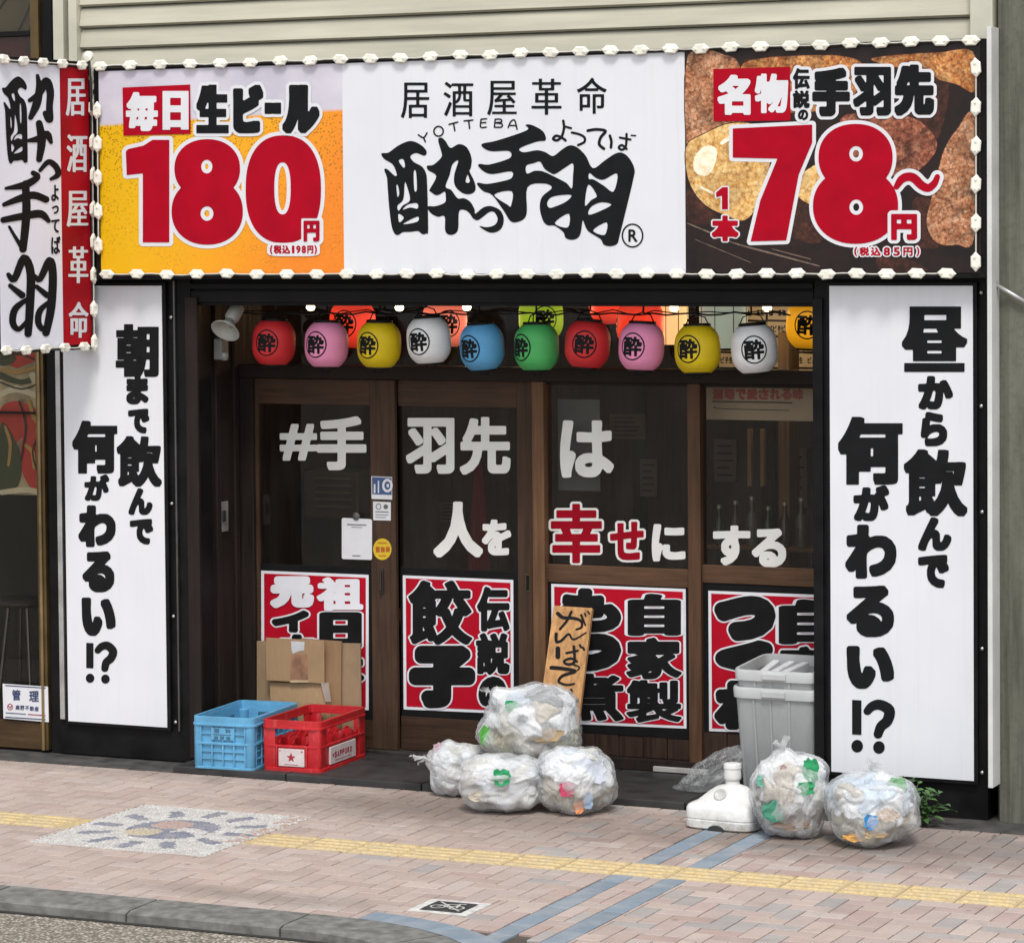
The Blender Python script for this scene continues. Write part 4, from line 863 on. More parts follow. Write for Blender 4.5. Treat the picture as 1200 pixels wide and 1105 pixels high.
def sliding_door(name, label, g, stL, stR, top, mid, bot, Y, letters, handle, recess):
    """g: glass px box; rails and stiles around it"""
    a, b, c, d = rp(*g, Y); z0_ = ZS+.018; zt_ = zl0-.004
    XA, XB = onY(stL, 600, Y)[0], onY(stR, 600, Y)[0]
    zm = onY((g[0]+g[2])/2, mid, Y)[2]; zb_ = onY((g[0]+g[2])/2, bot, Y)[2]
    r = empty(name, ((XA+XB)/2, Y, z0_), label, 'sliding door', 'timber sliding doors of the entrance')
    if a-XA > .01: MB().box(XA, a, Y, Y+.035, z0_, zt_, .003).build('stile', BROWN, r)
    MB().box(b, XB, Y, Y+.035, z0_, zt_, .003).build('stile', BROWN, r)
    MB().box(a, b, Y+.001, Y+.034, d, zt_, .003).build('top_rail', BROWN_H, r)
    MB().box(a, b, Y+.001, Y+.034, z0_, zb_, .003).build('bottom_rail', wood('dark_bottom_rail', (.045, .024, .014), .5, False), r)
    MB().box(a, b, Y+.012, Y+.03, zb_, zm, .002).build('lower_panel', PBLK, r)
    gp = MB().quad((a, Y+.018, zm), (b, Y+.018, zm), (b, Y+.018, d), (a, Y+.018, d)).build('glass_pane', PANE, r)
    if letters: decal('window_lettering', letters, LETW, gp, lambda u, v: onY(u, v, Y+.0155), .45)
    hp = onY(*handle, Y)
    if recess:
        pu_ = MB().box(hp[0]-.018, hp[0]+.018, Y-.002, Y+.004, hp[2]-.055, hp[2]+.055, .0015).build('pull', mat('brass_dark', (.10, .075, .035), .35, .2, 8, .03, .8), r)
        MB().box(hp[0]-.010, hp[0]+.010, Y-.0035, Y-.002, hp[2]-.045, hp[2]+.045).build('pull_recess', BLACK, pu_)
    else:
        MB().box(hp[0]-.011, hp[0]+.011, Y-.012, Y-.0, hp[2]-.075, hp[2]+.075, .004).box(hp[0]-.007, hp[0]+.007, Y-.03, Y-.012, hp[2]-.06, hp[2]+.06, .004).build('handle', mat('grey_handle', (.07, .065, .06), .35, .2, 9, .02, .7), r)
    return r
d1 = sliding_door('sliding_door', 'left brown sliding door with stickers and a QR card on its stile', (303, 474, 434, 663), 299, 463.5, 446, 663, 840, YD+.02,
    [T('#', 327.8, 496.8, 371.5, 539.8, 2, sq=1.15), T('手', 371.5, 488, 429.3, 551, 2.6, sq=1.15)], (448, 681), False)
d1['label'] = 'left brown sliding door with stickers and a white card on its stile'
sliding_door('sliding_door', 'right brown sliding door with a recessed pull beside the light brown post', (467, 477, 606, 668), 466, 626, 448, 668, 843, YD+.055,
    [T('羽', 475.8, 489.8, 532.5, 555.2, 2.6, sq=1.15), T('先', 538.8, 488.7, 598.3, 556.3, 2.6, sq=1.15), T('人', 508, 587.8, 565.8, 653.2, 3.2, sq=1.15), T('を', 564.7, 608.8, 599, 650.8, 2.2, sq=1.15)], (618.5, 683), True)
def fixed_window(label, u0, u1, XB, letters, redl):
    Y = YD+.03; XA = onY(u0, 600, Y)[0]; XB = XB if XB else onY(u1, 600, Y)[0]; um = (u0+min(u1, 955))/2
    zr0, zr1 = onY(um, 685, Y)[2], onY(um, 664, Y)[2]; zpan = onY(um, 861, Y)[2]; zt_ = zl0-.002
    r = empty('shopfront_window', ((XA+XB)/2, Y, ZS+.07), label, 'window', 'fixed windows right of the doors')
    MB().box(XA, XB, Y-.012, Y+.03, zr0, zr1, .003).build('middle_rail', wood('window_rail', (.092, .048, .026), .5, False), r)
    MB().box(XA, XB, Y-.005, Y+.03, zpan, zr0, .002).build('lower_panel', PBLK, r)
    mb = MB(); n = max(3, int((XB-XA)/.15)); wd = (XB-XA)/n
    for i in range(n): mb.box(XA+i*wd+.002, XA+(i+1)*wd-.002, Y-.004+random.uniform(0, .003), Y+.028, ZS+.072, zpan-.001, .003)
    mb.build('base_boards', wood('dark_base_boards', (.038, .021, .014), .55), r)
    MB().box(XA, XB, Y-.003, Y+.03, zt_-.02, zt_, .002).build('top_rail', DARKWOOD, r)
    gp = MB().quad((XA, Y+.012, zr1), (XB, Y+.012, zr1), (XB, Y+.012, zt_-.02), (XA, Y+.012, zt_-.02)).build('glass_pane', PANE, r)
    fn = lambda u, v: onY(u, v, Y+.0095)
    if letters: decal('window_lettering', letters, LETW, gp, fn, .45)
    if redl:
        decal('letter_outline', redl, LETW, gp, fn, .45, 2.6); decal('red_lettering', redl, mat('red_window_letters', (.30, .003, .014), .6, .1, 6, 0, 0, .08), gp, lambda u, v: onY(u, v, Y+.008), .4)
    return r
fixed_window('fixed window with red 幸せ lettering between the light post and the mid brown post', 640, 807, xq0,
    [T('は', 656.3, 492.6, 719.3, 559.8, 3, sq=1.15), T('に', 763.8, 614, 803.3, 657.8, 2.4, sq=1.15)], [T('幸', 645.5, 590.3, 705.3, 659.8, 2.2, sq=1.15), T('せ', 714.8, 611.3, 754.3, 656.3, 2, sq=1.15)])['label'] = 'fixed window with red and white lettering, between the two brown posts'
fixed_window('fixed window with white lettering behind the grey bins, next to the right black frame', 822, 990, xR-.002,
    [T('す', 835.5, 615.8, 879.3, 662.3, 2.5, sq=1.15), T('る', 881, 619.3, 921.3, 664.8, 2.5, sq=1.15)], None)
tag(MB().box(*[onY(u, 903, YD)[0] for u in (768, 832)], YD-.04, YD-.013, ZS+.005, ZS+.035, .003).build('aluminium_bar', mat('bright_bar', (.5, .49, .47), .4, .1, 8, .02, .3)), 'short pale aluminium bar lying at the foot of the timber base boards', 'bar')

# posters in the lower panels
def poster(label, quad, black, white, Y):
    p = [onY(u, v, Y) for u, v in quad]
    r = empty('menu_poster', ((p[0][0]+p[1][0])/2, Y, min(q[2] for q in p)), label, 'poster', 'red and black dish posters on the shopfront')
    u0, v0 = quad[0]; f = lambda d: (lambda u, v: onY(u, v, Y-d))
    polyg('white_border', quad, PWH, r, f(.0))
    c = (sum(q[0] for q in quad)/4, sum(q[1] for q in quad)/4)
    ins = [(q[0]+(3.4 if q[0] < c[0] else -3.4), q[1]+(3.4 if q[1] < c[1] else -3.4)) for q in quad]
    rg_ = polyg('red_ground', ins, RED_P, r, f(.002))
    allg = black+white
    if black:
        decal('letter_outline', black, PWH, rg_, f(.004), .5, 1.9); decal('dish_lettering', black, PBLK, rg_, f(.006), .45)
    if white: decal('white_lettering', white, PWH, rg_, f(.0075), .45, 0)
    return r
poster('red poster behind the flattened cardboard, white characters across its top', [(306, 668.5), (432, 673.5), (432, 832), (306.5, 826)],
    [T('イ', 318.4, 715, 362, 741, 3.2), T('カ', 326, 743, 372, 775, 3.6), T('日', 374, 717, 424, 760, 3.0, 6), T('本', 374, 763, 427, 806, 3)], [T('元', 316.6, 675, 368, 712.4, 4.0, 4.6), T('祖', 371, 676.3, 425.7, 715.8, 2.1, 3.6)], YD+.028)
poster('red poster with bold black dumpling lettering on the right sliding door', [(472, 674), (601.5, 679.5), (602, 836.5), (473, 831)],
    [T('餃', 478.3, 680, 553.5, 755.5, 2.4, 3.6), T('子', 479, 756, 557, 829.7, 8), T('伝', 558.8, 687.3, 597.3, 739.8, 2.4), T('説', 557.7, 741.5, 597.3, 790.5, 1.9, 2.6), T('の', 560.5, 792.3, 594, 830.8, 3)], [], YD+.063)
poster('red poster partly behind the leaning wooden board', [(646, 684), (803.5, 690), (804.5, 853.5), (647, 847)],
    [T('も', 656.8, 689, 728, 741, 5), T('つ', 656.8, 742, 728, 787, 8), T('煮', 656.8, 789, 731, 845, 2, 3.2), T('自', 735.5, 695.5, 798, 745, 2.2, 7), T('家', 733.8, 746.8, 799, 795.8, 2.3, 3.4), T('製', 733.8, 796.5, 799, 846.5, 1.7, 2.6)], [], YD+.022)
poster('red poster partly behind the grey bins at the right end', [(830, 692), (988, 698), (988, 862), (831, 856.5)],
    [T('つ', 837, 698, 909, 751, 9), T('く', 838, 750, 908, 793, 9), T('ね', 837, 797, 907, 855, 6), T('自', 912.5, 702, 978, 755, 2.4, 8), T('家', 912.5, 757, 978, 806, 3), T('製', 912.5, 807, 978, 856, 2.4)], [], YD+.022)

# stickers and card on the left door stile
fst = lambda d: (lambda u, v: onY(u, v, YD+.02-d))
def flat(name, label, cat, quad, m, d=.002):
    p = [onY(u, v, YD+.02-d) for u, v in quad]; r = empty(name, sum(p)/len(p), label, cat); return polyg('sheet', quad, m, r, fst(d))
ST = mat('sticker_white', (.66, .66, .68), .45, .06)
r = flat('sticker', 'navy and white square sticker, topmost on the left door stile', 'sticker', [(435, 558), (459.5, 559), (459.5, 585.5), (435.5, 584.5)], ST)
polyg('blue_field', [(436, 559), (458.8, 560), (458.8, 580), (436.2, 579)], mat('sticker_blue', (.045, .09, .22), .45), r, fst(.004))
decal('mark', [L(ellipse(454, 569, 6.2, 8)), L(ellipse(454, 569, 3.6, 5), True), L(ellipse(454.5, 569, 1.6, 2.2)), K((439, 568, 1), (439, 577, 1)), K((443.5, 564, .8), (443.5, 577, .8))], ST, r, fst(.006), .3)
r = flat('sticker', 'small white sticker below the navy one on the left door stile', 'sticker', [(437, 587.5), (458, 588.5), (458, 610), (437.5, 609.5)], ST)
GI = mat('grey_ink', (.12, .12, .12), .5)
decal('mark', [L(ellipse(443.5, 593.5, 3.2, 3.6)), L(ellipse(443.5, 593.5, 2.4, 2.8), True), L(ellipse(452, 593.8, 2.6, 2.8)), K((440, 599.5, .5), (455, 600, .5)), K((440, 603, .35), (455, 603.4, .35)), K((440, 606, .35), (452, 606.3, .35))], GI, r, fst(.004), .2)
r = flat('sticker', 'round yellow sticker above the handle of the left door', 'sticker', ellipse(448, 643.5, 10.8, 12.6, 28), mat('sticker_yellow', (.62, .42, .015), .45, .08))
decal('mark', [T(c_, 440+i*6, 640.5, 445+i*6, 647, .5) for i, c_ in enumerate('酒無料')]+[K((443, 636, .5), (453, 636.2, .5)), K((444, 651, .5), (452, 651.2, .5))], mat('orange_ink', (.40, .09, .01), .5), r, fst(.004), .25)
cd = empty('display_card', onY(417, 655, YD+.01), 'blank white rounded card hanging from a suction cup on the left door', 'card')
fc = lambda d: (lambda u, v: onY(u, v, YD+.012-d))
decal('card_sheet', [L([(400.5, 608), (402, 606.8), (434.5, 608.2), (436, 609.8), (436, 654.5), (434.8, 656), (402, 655), (400.5, 653.5)])], ST, cd, fc(0), .5)
decal('printed_lines', [K((407, 614.5, .55), (429, 615.2, .55)), K((412, 617.6, .3), (424, 618, .3)), K((413, 651, .5), (422, 651.3, .5))], GI, cd, fc(.002), .25)
MB().lathe([(.004, 0), (.026, .001), (.024, .006), (.010, .012), (.004, .013)], 20, onY(417.5, 605, YD+.012), Matrix.Rotation(math.pi/2, 4, 'X')).build('suction_cup', glass('clear_cup', (.75, .75, .75), 1, .1, .3), cd, 'all')

# ================================================================== LANTERNS
def lantern_mat(name, rgb):
    t = NT(name); n = t.noise(t.obj(), 6, 4)
    c = t.ramp(n, [(.3, tuple(x*.86 for x in rgb)), (.7, tuple(min(1, x*1.08) for x in rgb))])
    sxy = t.n('ShaderNodeSeparateXYZ'); t.l(t.obj(), sxy.inputs[0])
    an = t.math('ARCTAN2', sxy.outputs[1], sxy.outputs[0]); sm = t.mapr(t.math('ABSOLUTE', t.math('SINE', t.math('MULTIPLY', an, 3.))), .0, .05, .35, 0)
    c = t.mix(sm, c, tuple(x*.6 for x in rgb)); rib = t.math('SINE', t.math('MULTIPLY', sxy.outputs[2], 330.))
    t.bsdf(c, .45, 0, t.bump(t.math('ADD', t.math('MULTIPLY', rib, .35), n), .16, .004), .25); return t.m
LR, LH = .133, .27
def lprof(z):
    k = abs(z)/(LH/2); return LR*(1-.42*k**3.2)
def lantern(name, shade, loc, label, group, emb=True, cord=.2, az=0, scale=1., capm=None):
    r = empty(name, (0, 0, 0), label, 'lantern', group)
    zs = np.linspace(-LH/2, LH/2, 29)
    sh_ = MB().lathe([(lprof(z), z) for z in zs], 40).build('shade', shade, r, 'all')
    MB().lathe([(.052, LH/2-.004), (.080, LH/2-.002), (.080, LH/2+.012), (.074, LH/2+.014), (.03, LH/2+.015)], 28).build('top_ring', BLACK, r, True)
    MB().lathe([(.03, -LH/2-.012), (.072, -LH/2-.012), (.076, -LH/2-.009), (.076, -LH/2+.004), (.05, -LH/2+.006)], 28).tube([(-.03, 0, -LH/2-.012), (-.03, 0, -LH/2-.03), (.03, 0, -LH/2-.03), (.03, 0, -LH/2-.012)], .003, 6).build('bottom_ring', BLACK, r, True)
    MB().tube([(-.07, 0, LH/2+.012), (-.05, 0, LH/2+.05), (0, 0, LH/2+.065), (.05, 0, LH/2+.05), (.07, 0, LH/2+.012)], .004, 6).tube([(0, 0, LH/2+.06), (.006, 0, LH/2+.06+cord)], .006, 6).build('hanging_wire', BLACK, r)
    if emb:
        o = bpy.data.objects.new('emblem', EMB); COL.objects.link(o); o.parent = sh_; KIDS.setdefault(sh_.name, []).append(o)
    r.location = tuple(loc); r.rotation_euler = (random.uniform(-.06, .06), random.uniform(-.08, .08), az); r.scale = (scale,)*3
    return r
def _emb():
    its = [L(ellipse(0, 0, 80, 88)), L(ellipse(0, 0, 71.5, 79.5), True), T('酔', -62, -62, 62, 62, 4.6)]
    its = [('l' if i[0] == 'l' else i[0], i[1]) if i[0] != 't' else i for i in its]
    def fn(u, v):
        z = -v/1000*.92; R = lprof(z)+.0016; a = -math.pi/2+(u/1000*.95)/LR; return (R*math.cos(a), R*math.sin(a), z)
    return decal('emblem', its, INK, None, fn, 2., 0, .12)
eo = _emb(); EMB = eo.data; bpy.data.objects.remove(eo)
LC = {'red': (.55, .028, .032), 'pink': (.78, .27, .45), 'yellow': (.66, .48, .010), 'white': (.76, .76, .76), 'blue': (.10, .33, .58), 'green': (.07, .40, .11)}
LM = {k_: lantern_mat('lantern_'+k_, v_) for k_, v_ in LC.items()}
YL = .25
row = [('red', 321, 401.5, -17, 'red lantern, leftmost of the outside row, next to the loudspeaker horn'), ('pink', 382.7, 404, -29, 'pink lantern between the leftmost red one and a yellow one'),
       ('yellow', 444.3, 404, -32, 'yellow lantern between a pink and a white one, left half of the row'), ('white', 502.6, 398.8, -29, 'white lantern between a yellow and the blue one'),
       ('blue', 564.9, 406.4, -38, 'blue lantern in the outside row'), ('green', 628.9, 406.9, -48, 'green lantern in the outside row'), ('red', 688.6, 403.8, -11, 'red lantern right of the green one'),
       ('pink', 751.7, 406.4, -27, 'pink lantern between a red and a yellow one, right half of the row'), ('yellow', 817.4, 409.7, -29, 'yellow lantern between a pink and a white one, right half of the row'), ('white', 883.9, 408.8, -5, 'white lantern, rightmost of the outside row')]
for c_, u, v, a, lab in row:
    p = onY(u, v, YL); lantern('paper_lantern', LM[c_], p, lab, 'coloured lanterns in a row under the signboard', True, .14, YAW+math.radians(a), 1.0)
lw = empty('lantern_cable', onY(600, 372, YL), 'drooping black cable the outside lantern row hangs from', 'cable')
mb = MB(); pts = []
for i in range(41):
    u = 285+i*(925-285)/40; pts.append(onY(u, 366+3.2*abs(math.sin(i*1.05))+random.uniform(-1, 1), YL+.02))
mb.tube(pts, .006, 6); mb.tube([Vector(q)+Vector((0, .02, .012*math.sin(i*1.7)+.008)) for i, q in enumerate(pts)], .004, 6); mb.build('cord', CABLE_B, lw)

# horn loudspeaker and small spot lamp on the left reveal
hp = onY(268, 380, .10); hd = (Vector(CAM)-Vector(hp)); hd.z = -.35*hd.length*.4; hd = (hd.normalized()+Vector((-.55, 0, -.75))).normalized(); HM = Matrix.Translation(Vector(hp)) @ hd.to_track_quat('Z', 'Y').to_matrix().to_4x4() @ Matrix.Scale(.92, 4)
hs_ = empty('horn_loudspeaker', hp, 'pale grey horn loudspeaker hanging at the upper left of the entrance', 'loudspeaker')
HG = mat('horn_grey', (.36, .36, .33), .5, .15, 6, .04)
MB().lathe([(.002, -.02), (.018, -.02), (.022, -.03), (.045, -.0), (.078, .04), (.098, .055), (.101, .062), (.096, .062), (.07, .032), (.042, -.002), (.03, -.012), (.02, .012), (.002, .02)], 36, (0, 0, 0), HM).build('horn', HG, hs_, 'all')
MB().lathe([(.01, -.16), (.045, -.155), (.05, -.14), (.05, -.055), (.036, -.03), (.024, -.026)], 28, (0, 0, 0), HM).build('driver_body', HG, hs_, True)
q0 = HM @ Vector((0, 0, -.1)); MB().tube([q0+Vector((0, .02, .05)), q0+Vector((0, .03, .12)), q0+Vector((0, .03, .25))], .012, 8).build('bracket', BLACK, hs_)
sp_ = empty('spot_lamp', onY(260, 408, .2), 'small grey lamp box under the horn loudspeaker on the dark left reveal', 'lamp')
a, b, c, d = rp(251, 397, 259, 422, .14); MB().box(a, b+.01, .13, .22, c, d, .008).build('lamp_body', mat('lamp_grey', (.11, .11, .105), .45), sp_); p = onY(263, 417, .16); MB().lathe([(.004, -.03), (.022, -.028), (.026, .0), (.022, .02), (.004, .024)], 16, p).build('sensor', mat('lamp_grey_pale', (.2, .2, .19), .4), sp_, 'all')
ic = empty('wall_intercom', onY(260, 605, .3), 'small silver intercom switch on the dark left reveal', 'intercom')
xi = xo0; pI = [CAM+ray(u, v)*((xi-CAM[0])/ray(u, v)[0]) for u, v in ((254, 589), (266, 622))]
MB().box(xi, xi+.012, pI[0][1], pI[1][1], pI[1][2], pI[0][2], .003).build('plate', SILVER, ic); ym = (pI[0][1]+pI[1][1])/2; zm = (pI[0][2]+pI[1][2])/2
MB().box(xi+.012, xi+.02, ym-.02, ym+.02, zm-.03, zm+.04, .003).build('button', mat('button_dark', (.03, .03, .03), .4), ic)

# ================================================================== INTERIOR
YB = 4.6
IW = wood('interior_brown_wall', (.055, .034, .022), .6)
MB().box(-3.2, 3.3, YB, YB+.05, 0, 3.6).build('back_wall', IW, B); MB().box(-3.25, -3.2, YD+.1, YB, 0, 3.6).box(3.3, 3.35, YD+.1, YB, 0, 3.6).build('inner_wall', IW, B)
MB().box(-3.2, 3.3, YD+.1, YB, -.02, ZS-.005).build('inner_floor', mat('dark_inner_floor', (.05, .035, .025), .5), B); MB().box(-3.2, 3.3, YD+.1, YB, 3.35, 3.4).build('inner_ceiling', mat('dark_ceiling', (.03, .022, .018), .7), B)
mb = MB()
for i in range(7): mb.box(-3.1+i, -3.0+i, YB-.03, YB-.001, 0, 3.3, .004)
mb.build('wall_batten', DARKWOOD, B)
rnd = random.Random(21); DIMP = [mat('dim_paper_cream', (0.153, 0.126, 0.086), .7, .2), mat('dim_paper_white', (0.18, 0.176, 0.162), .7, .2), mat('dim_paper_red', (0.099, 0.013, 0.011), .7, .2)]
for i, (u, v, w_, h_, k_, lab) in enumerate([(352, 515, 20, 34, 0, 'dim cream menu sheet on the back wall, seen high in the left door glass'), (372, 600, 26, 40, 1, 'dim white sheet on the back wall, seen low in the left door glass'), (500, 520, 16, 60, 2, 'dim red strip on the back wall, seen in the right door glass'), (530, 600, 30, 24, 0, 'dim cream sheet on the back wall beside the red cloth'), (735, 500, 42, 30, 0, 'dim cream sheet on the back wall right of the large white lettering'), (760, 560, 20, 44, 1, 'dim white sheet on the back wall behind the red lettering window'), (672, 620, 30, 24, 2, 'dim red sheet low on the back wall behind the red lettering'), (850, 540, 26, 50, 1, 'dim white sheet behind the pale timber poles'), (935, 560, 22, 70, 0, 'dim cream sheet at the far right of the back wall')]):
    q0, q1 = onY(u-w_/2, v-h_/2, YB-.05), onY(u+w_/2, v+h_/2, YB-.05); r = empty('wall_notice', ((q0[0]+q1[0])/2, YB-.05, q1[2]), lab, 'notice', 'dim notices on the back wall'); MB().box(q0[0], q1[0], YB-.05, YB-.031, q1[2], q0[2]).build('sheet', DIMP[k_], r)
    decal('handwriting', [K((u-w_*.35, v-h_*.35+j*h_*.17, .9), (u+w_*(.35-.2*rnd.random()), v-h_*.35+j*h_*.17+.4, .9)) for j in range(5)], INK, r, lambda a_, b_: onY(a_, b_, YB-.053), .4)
# interior lanterns and bulbs (lit)
def glow(name, rgb, st):
    t = NT(name); q = t.bsdf(tuple(x*.8 for x in rgb), .5); q.inputs['Emission Color'].default_value = (*rgb, 1); sx = t.n('ShaderNodeSeparateXYZ'); t.l(t.obj(), sx.inputs[0])
    z2 = t.math('POWER', t.math('ABSOLUTE', sx.outputs[2]), 2.); t.l(t.math('MULTIPLY', t.math('SUBTRACT', 1., t.math('MULTIPLY', z2, 38.)), st*.85), q.inputs['Emission Strength']); return t.m
GL = {'red': glow('glow_red', (1, .05, .02), .62), 'salmon': glow('glow_salmon', (1, .20, .12), .7), 'lime': glow('glow_lime', (.42, .62, .02), .42), 'amber': glow('glow_amber', (1, .42, .01), .55), 'cream': glow('glow_cream', (1, .56, .22), .62), 'pale': glow('glow_pale', (.42, .50, .40), .3)}
for c_, u, v, Y, s_, a, lab in [('red', 413, 380, 1.3, 1.12, -20, 'glowing red lantern inside, seen behind the pink and yellow outside lanterns'), ('salmon', 521, 379, 1.3, 1.08, 10, 'glowing salmon lantern inside, behind the left white outside lantern'), ('lime', 634, 372, 1.3, 1.05, 10, 'glowing lime green lantern inside, behind the green outside lantern'),
                       ('red', 750, 379, 1.3, 1.1, -100, 'glowing red lantern inside, behind the right pink outside lantern'), ('red', 716, 352, 2., 1.1, -100, 'small glowing red lantern deep inside, just under the header'), ('amber', 949, 380, 1.0, 1.05, -12, 'glowing amber lantern inside at the right end of the transom')]:
    p = onY(u, v, Y); lantern('indoor_lantern', GL[c_], p, lab, 'lit lanterns inside the restaurant', True, .3, YAW+math.radians(a), s_)
PG = {'cream': emit('glow_cream_lamp', (1, .56, .22), .62, (.7, .5, .3)), 'pale': emit('glow_pale_lamp', (.42, .50, .40), .3, (.5, .55, .48))}
def cyl_lamp(c_, u0, u1, v1, Y, lab):
    p = onY((u0+u1)/2, v1, Y); R = (onY(u1, v1, Y)[0]-onY(u0, v1, Y)[0])/2*1.02
    r = empty('pendant_lamp', p, lab, 'lamp', 'paper pendant lamps inside'); MB().lathe([(R*.9, 0), (R, .01), (R, .42), (R*.9, .43)], 28, p).build('paper_shade', PG[c_], r, True)
    mb = MB()
    for k_ in range(8): q = 2*math.pi*k_/8; mb.tube([Vector(p)+Vector((R*math.cos(q), R*math.sin(q), .005)), Vector(p)+Vector((R*math.cos(q), R*math.sin(q), .43))], .003, 5)
    mb.lathe([(R*.5, -.008), (R*1.01, -.006), (R*1.01, .008), (R*.5, .01)], 28, p); mb.build('frame', BLACK, r)
cyl_lamp('cream', 770, 805, 405, 1.6, 'cream paper pendant lamp inside, between the right pink and yellow lanterns'); cyl_lamp('pale', 822, 874, 409, 1.5, 'pale green paper pendant lamp inside, behind the right yellow and white lanterns')
BU = emit('bulb_light', (1, .86, .48), 5.5)
for i, (u, v, lab) in enumerate([(364, 360.5, 'small lit bulb above the leftmost pink lantern'), (468, 361, 'small lit bulb above the gap between the yellow and white lanterns at left'), (547, 360.5, 'small lit bulb above the blue lantern'), (790, 361.5, 'small lit bulb above the right yellow lantern'), (899, 361.5, 'small lit bulb above the rightmost white lantern')]):
    p = onY(u, v, 1.05); r = empty('ceiling_bulb', p, lab, 'light bulb', 'small lit bulbs under the ceiling')
    MB().lathe([(.004, -.02), (.02, -.016), (.028, -.002), (.026, .012), (.012, .026)], 18, p).build('bulb', BU, r, 'all'); MB().lathe([(.014, .022), (.018, .026), (.018, .07), (.006, .075)], 14, p).tube([Vector(p)+Vector((0, 0, .07)), Vector(p)+Vector((0, 0, .4))], .004, 5).build('socket', BLACK, r)
    la = bpy.data.lights.new('bulb_glow', 'POINT'); la.energy = 2.4; la.color = (1, .72, .40); la.shadow_soft_size = .05
    lo = bpy.data.objects.new('bulb_glow', la); COL.objects.link(lo); lo.location = tuple(Vector(p)+Vector((0, .9, -.12)))
# tables and stools deep inside
TBW = wood('table_wood', (.17, .095, .05), .45, False); STW = mat('stool_dark', (.03, .025, .02), .5)
def table(x, y, lab):
    r = empty('dining_table', (x, y, ZS), lab, 'table', 'tables inside the restaurant'); MB().box(x-.42, x+.42, y-.32, y+.32, .70, .735, .006).build('tabletop', TBW, r)
    for sx_ in (-1, 1):
        for sy in (-1, 1): MB().box(x+sx_*.36-.02, x+sx_*.36+.02, y+sy*.26-.02, y+sy*.26+.02, ZS-.004, .70, .003).build('leg', STW, r)
    return r
for x, y, lab in [(-1.4, 1.9, 'dim wooden table inside behind the left sliding door'), (.2, 2.4, 'dim wooden table inside behind the middle of the shopfront'), (1.25, 1.7, 'dim wooden table inside behind the right window')]: table(x, y, lab)
def stool(x, y, lab):
    r = empty('bar_stool', (x, y, ZS), lab, 'stool', 'stools inside the restaurant'); MB().lathe([(.03, .43), (.16, .435), (.165, .455), (.14, .475), (.02, .478)], 22, (x, y, 0)).build('seat', mat('stool_red_seat', (.10, .012, .012), .5), r, 'all')
    for k_ in range(4): q = math.pi/4+k_*math.pi/2; MB().tube([(x+.09*math.cos(q), y+.09*math.sin(q), .44), (x+.16*math.cos(q), y+.16*math.sin(q), ZS)], .011, 7).build('leg', STW, r)
for x, y, lab in [(-.95, 1.45, 'red topped stool inside nearest the left door'), (.65, 1.95, 'red topped stool inside behind the middle window'), (1.7, 1.3, 'red topped stool inside near the right window')]: stool(x, y, lab)
# things on the inside of the glass and on the walls
ban = empty('paper_banner', onY(890, 494, YD+.25), 'cream banner with red characters inside the upper right window', 'banner')
a, b, c, d = rp(824, 444, 1000, 493, YD+.25); MB().box(a, b, YD+.25, YD+.258, c, d).build('sheet', mat('banner_cream', (.50, .42, .31), .6, .12, 3), ban)
fn = lambda u, v: onY(u, v, YD+.247)
decal('lettering', [T(c_, 835+i*13.4, 455.5, 847.6+i*13.4, 468.5, .9) for i, c_ in enumerate('酒場で愛される味')], mat('banner_red', (.40, .05, .04), .5), ban, fn, .35)
decal('black_line', [K((835, 470.5, .7), (928, 472, .7)), K((838, 476, .4), (845, 479, .4), (925, 481, .4))], INK, ban, fn, .35)
nt_ = empty('paper_notice', onY(684, 573, YD+.16), 'blue grey paper sheet taped inside the glass beside the white は', 'notice'); nt_['label'] = 'blue grey paper sheet inside the glass behind the large white lettering'
a, b, c, d = rp(654, 468, 703, 575, YD+.16); MB().box(a, b, YD+.16, YD+.165, c, d).build('sheet', mat('notice_grey', (.11, .13, .15), .6, .2, 3), nt_)
mn = empty('menu_strips', onY(905, 400, 2.6), 'wall of pale paper menu strips with dark writing, inside at upper right', 'menu board')
a, b, c, d = rp(800, 345, 990, 447, 2.6); MB().box(a, b, 2.6, 2.62, c-.2, d+.2).build('board', DARKWOOD, mn)
fm = lambda d_: (lambda u, v: onY(u, v, 2.6-d_)); random.seed(5)
sheets = MB(); txt = []
for ru in range(4):
    for rv in range(6):
        u0 = 842+ru*29+random.uniform(-1, 1); v0 = 340+rv*18.5
        P = [(u0, v0), (u0+27, v0+.6), (u0+27, v0+16.6), (u0, v0+16)]; sheets.add([fm(.004)(*q) for q in P], [(0, 1, 2, 3)])
        for k_ in range(5):
            if random.random() < .85: txt.append(T(random.choice('酒手羽餃子煮ハイコー生ビール先物'), u0+1.5+k_*5, v0+4.5, u0+5.9+k_*5, v0+12, .25))
sheets.build('menu_sheet', mat('menu_paper', (.72, .62, .44), .6, .12, 5), mn); decal('handwriting', txt, INK, mn, fm(.006), .4)
decal('large_writing', [T('ハ', 918, 423, 926, 434, .8), T('イ', 927, 423, 935, 434, .8)], mat('chalk_white', (.5, .5, .5), .5), mn, fm(.008), .3)
sh = empty('bottle_shelf', onY(890, 640, 2.0), 'dim timber shelf inside behind the right window, carrying bottles', 'shelf'); q = onY(890, 640, 2.); MB().box(q[0]-.35, q[0]+.4, 1.92, 2.1, q[2]-.02, q[2], .004).build('board', TBW, sh)
for s_ in (-.3, .34): MB().box(q[0]+s_, q[0]+s_+.03, 1.95, 2.08, ZS-.004, q[2]-.021, .003).build('leg', STW, sh)
BOT = [mat('bottle_green', (.02, .045, .025), .2), mat('bottle_brown', (.05, .026, .012), .2), mat('bottle_pale', (.10, .10, .09), .3)]
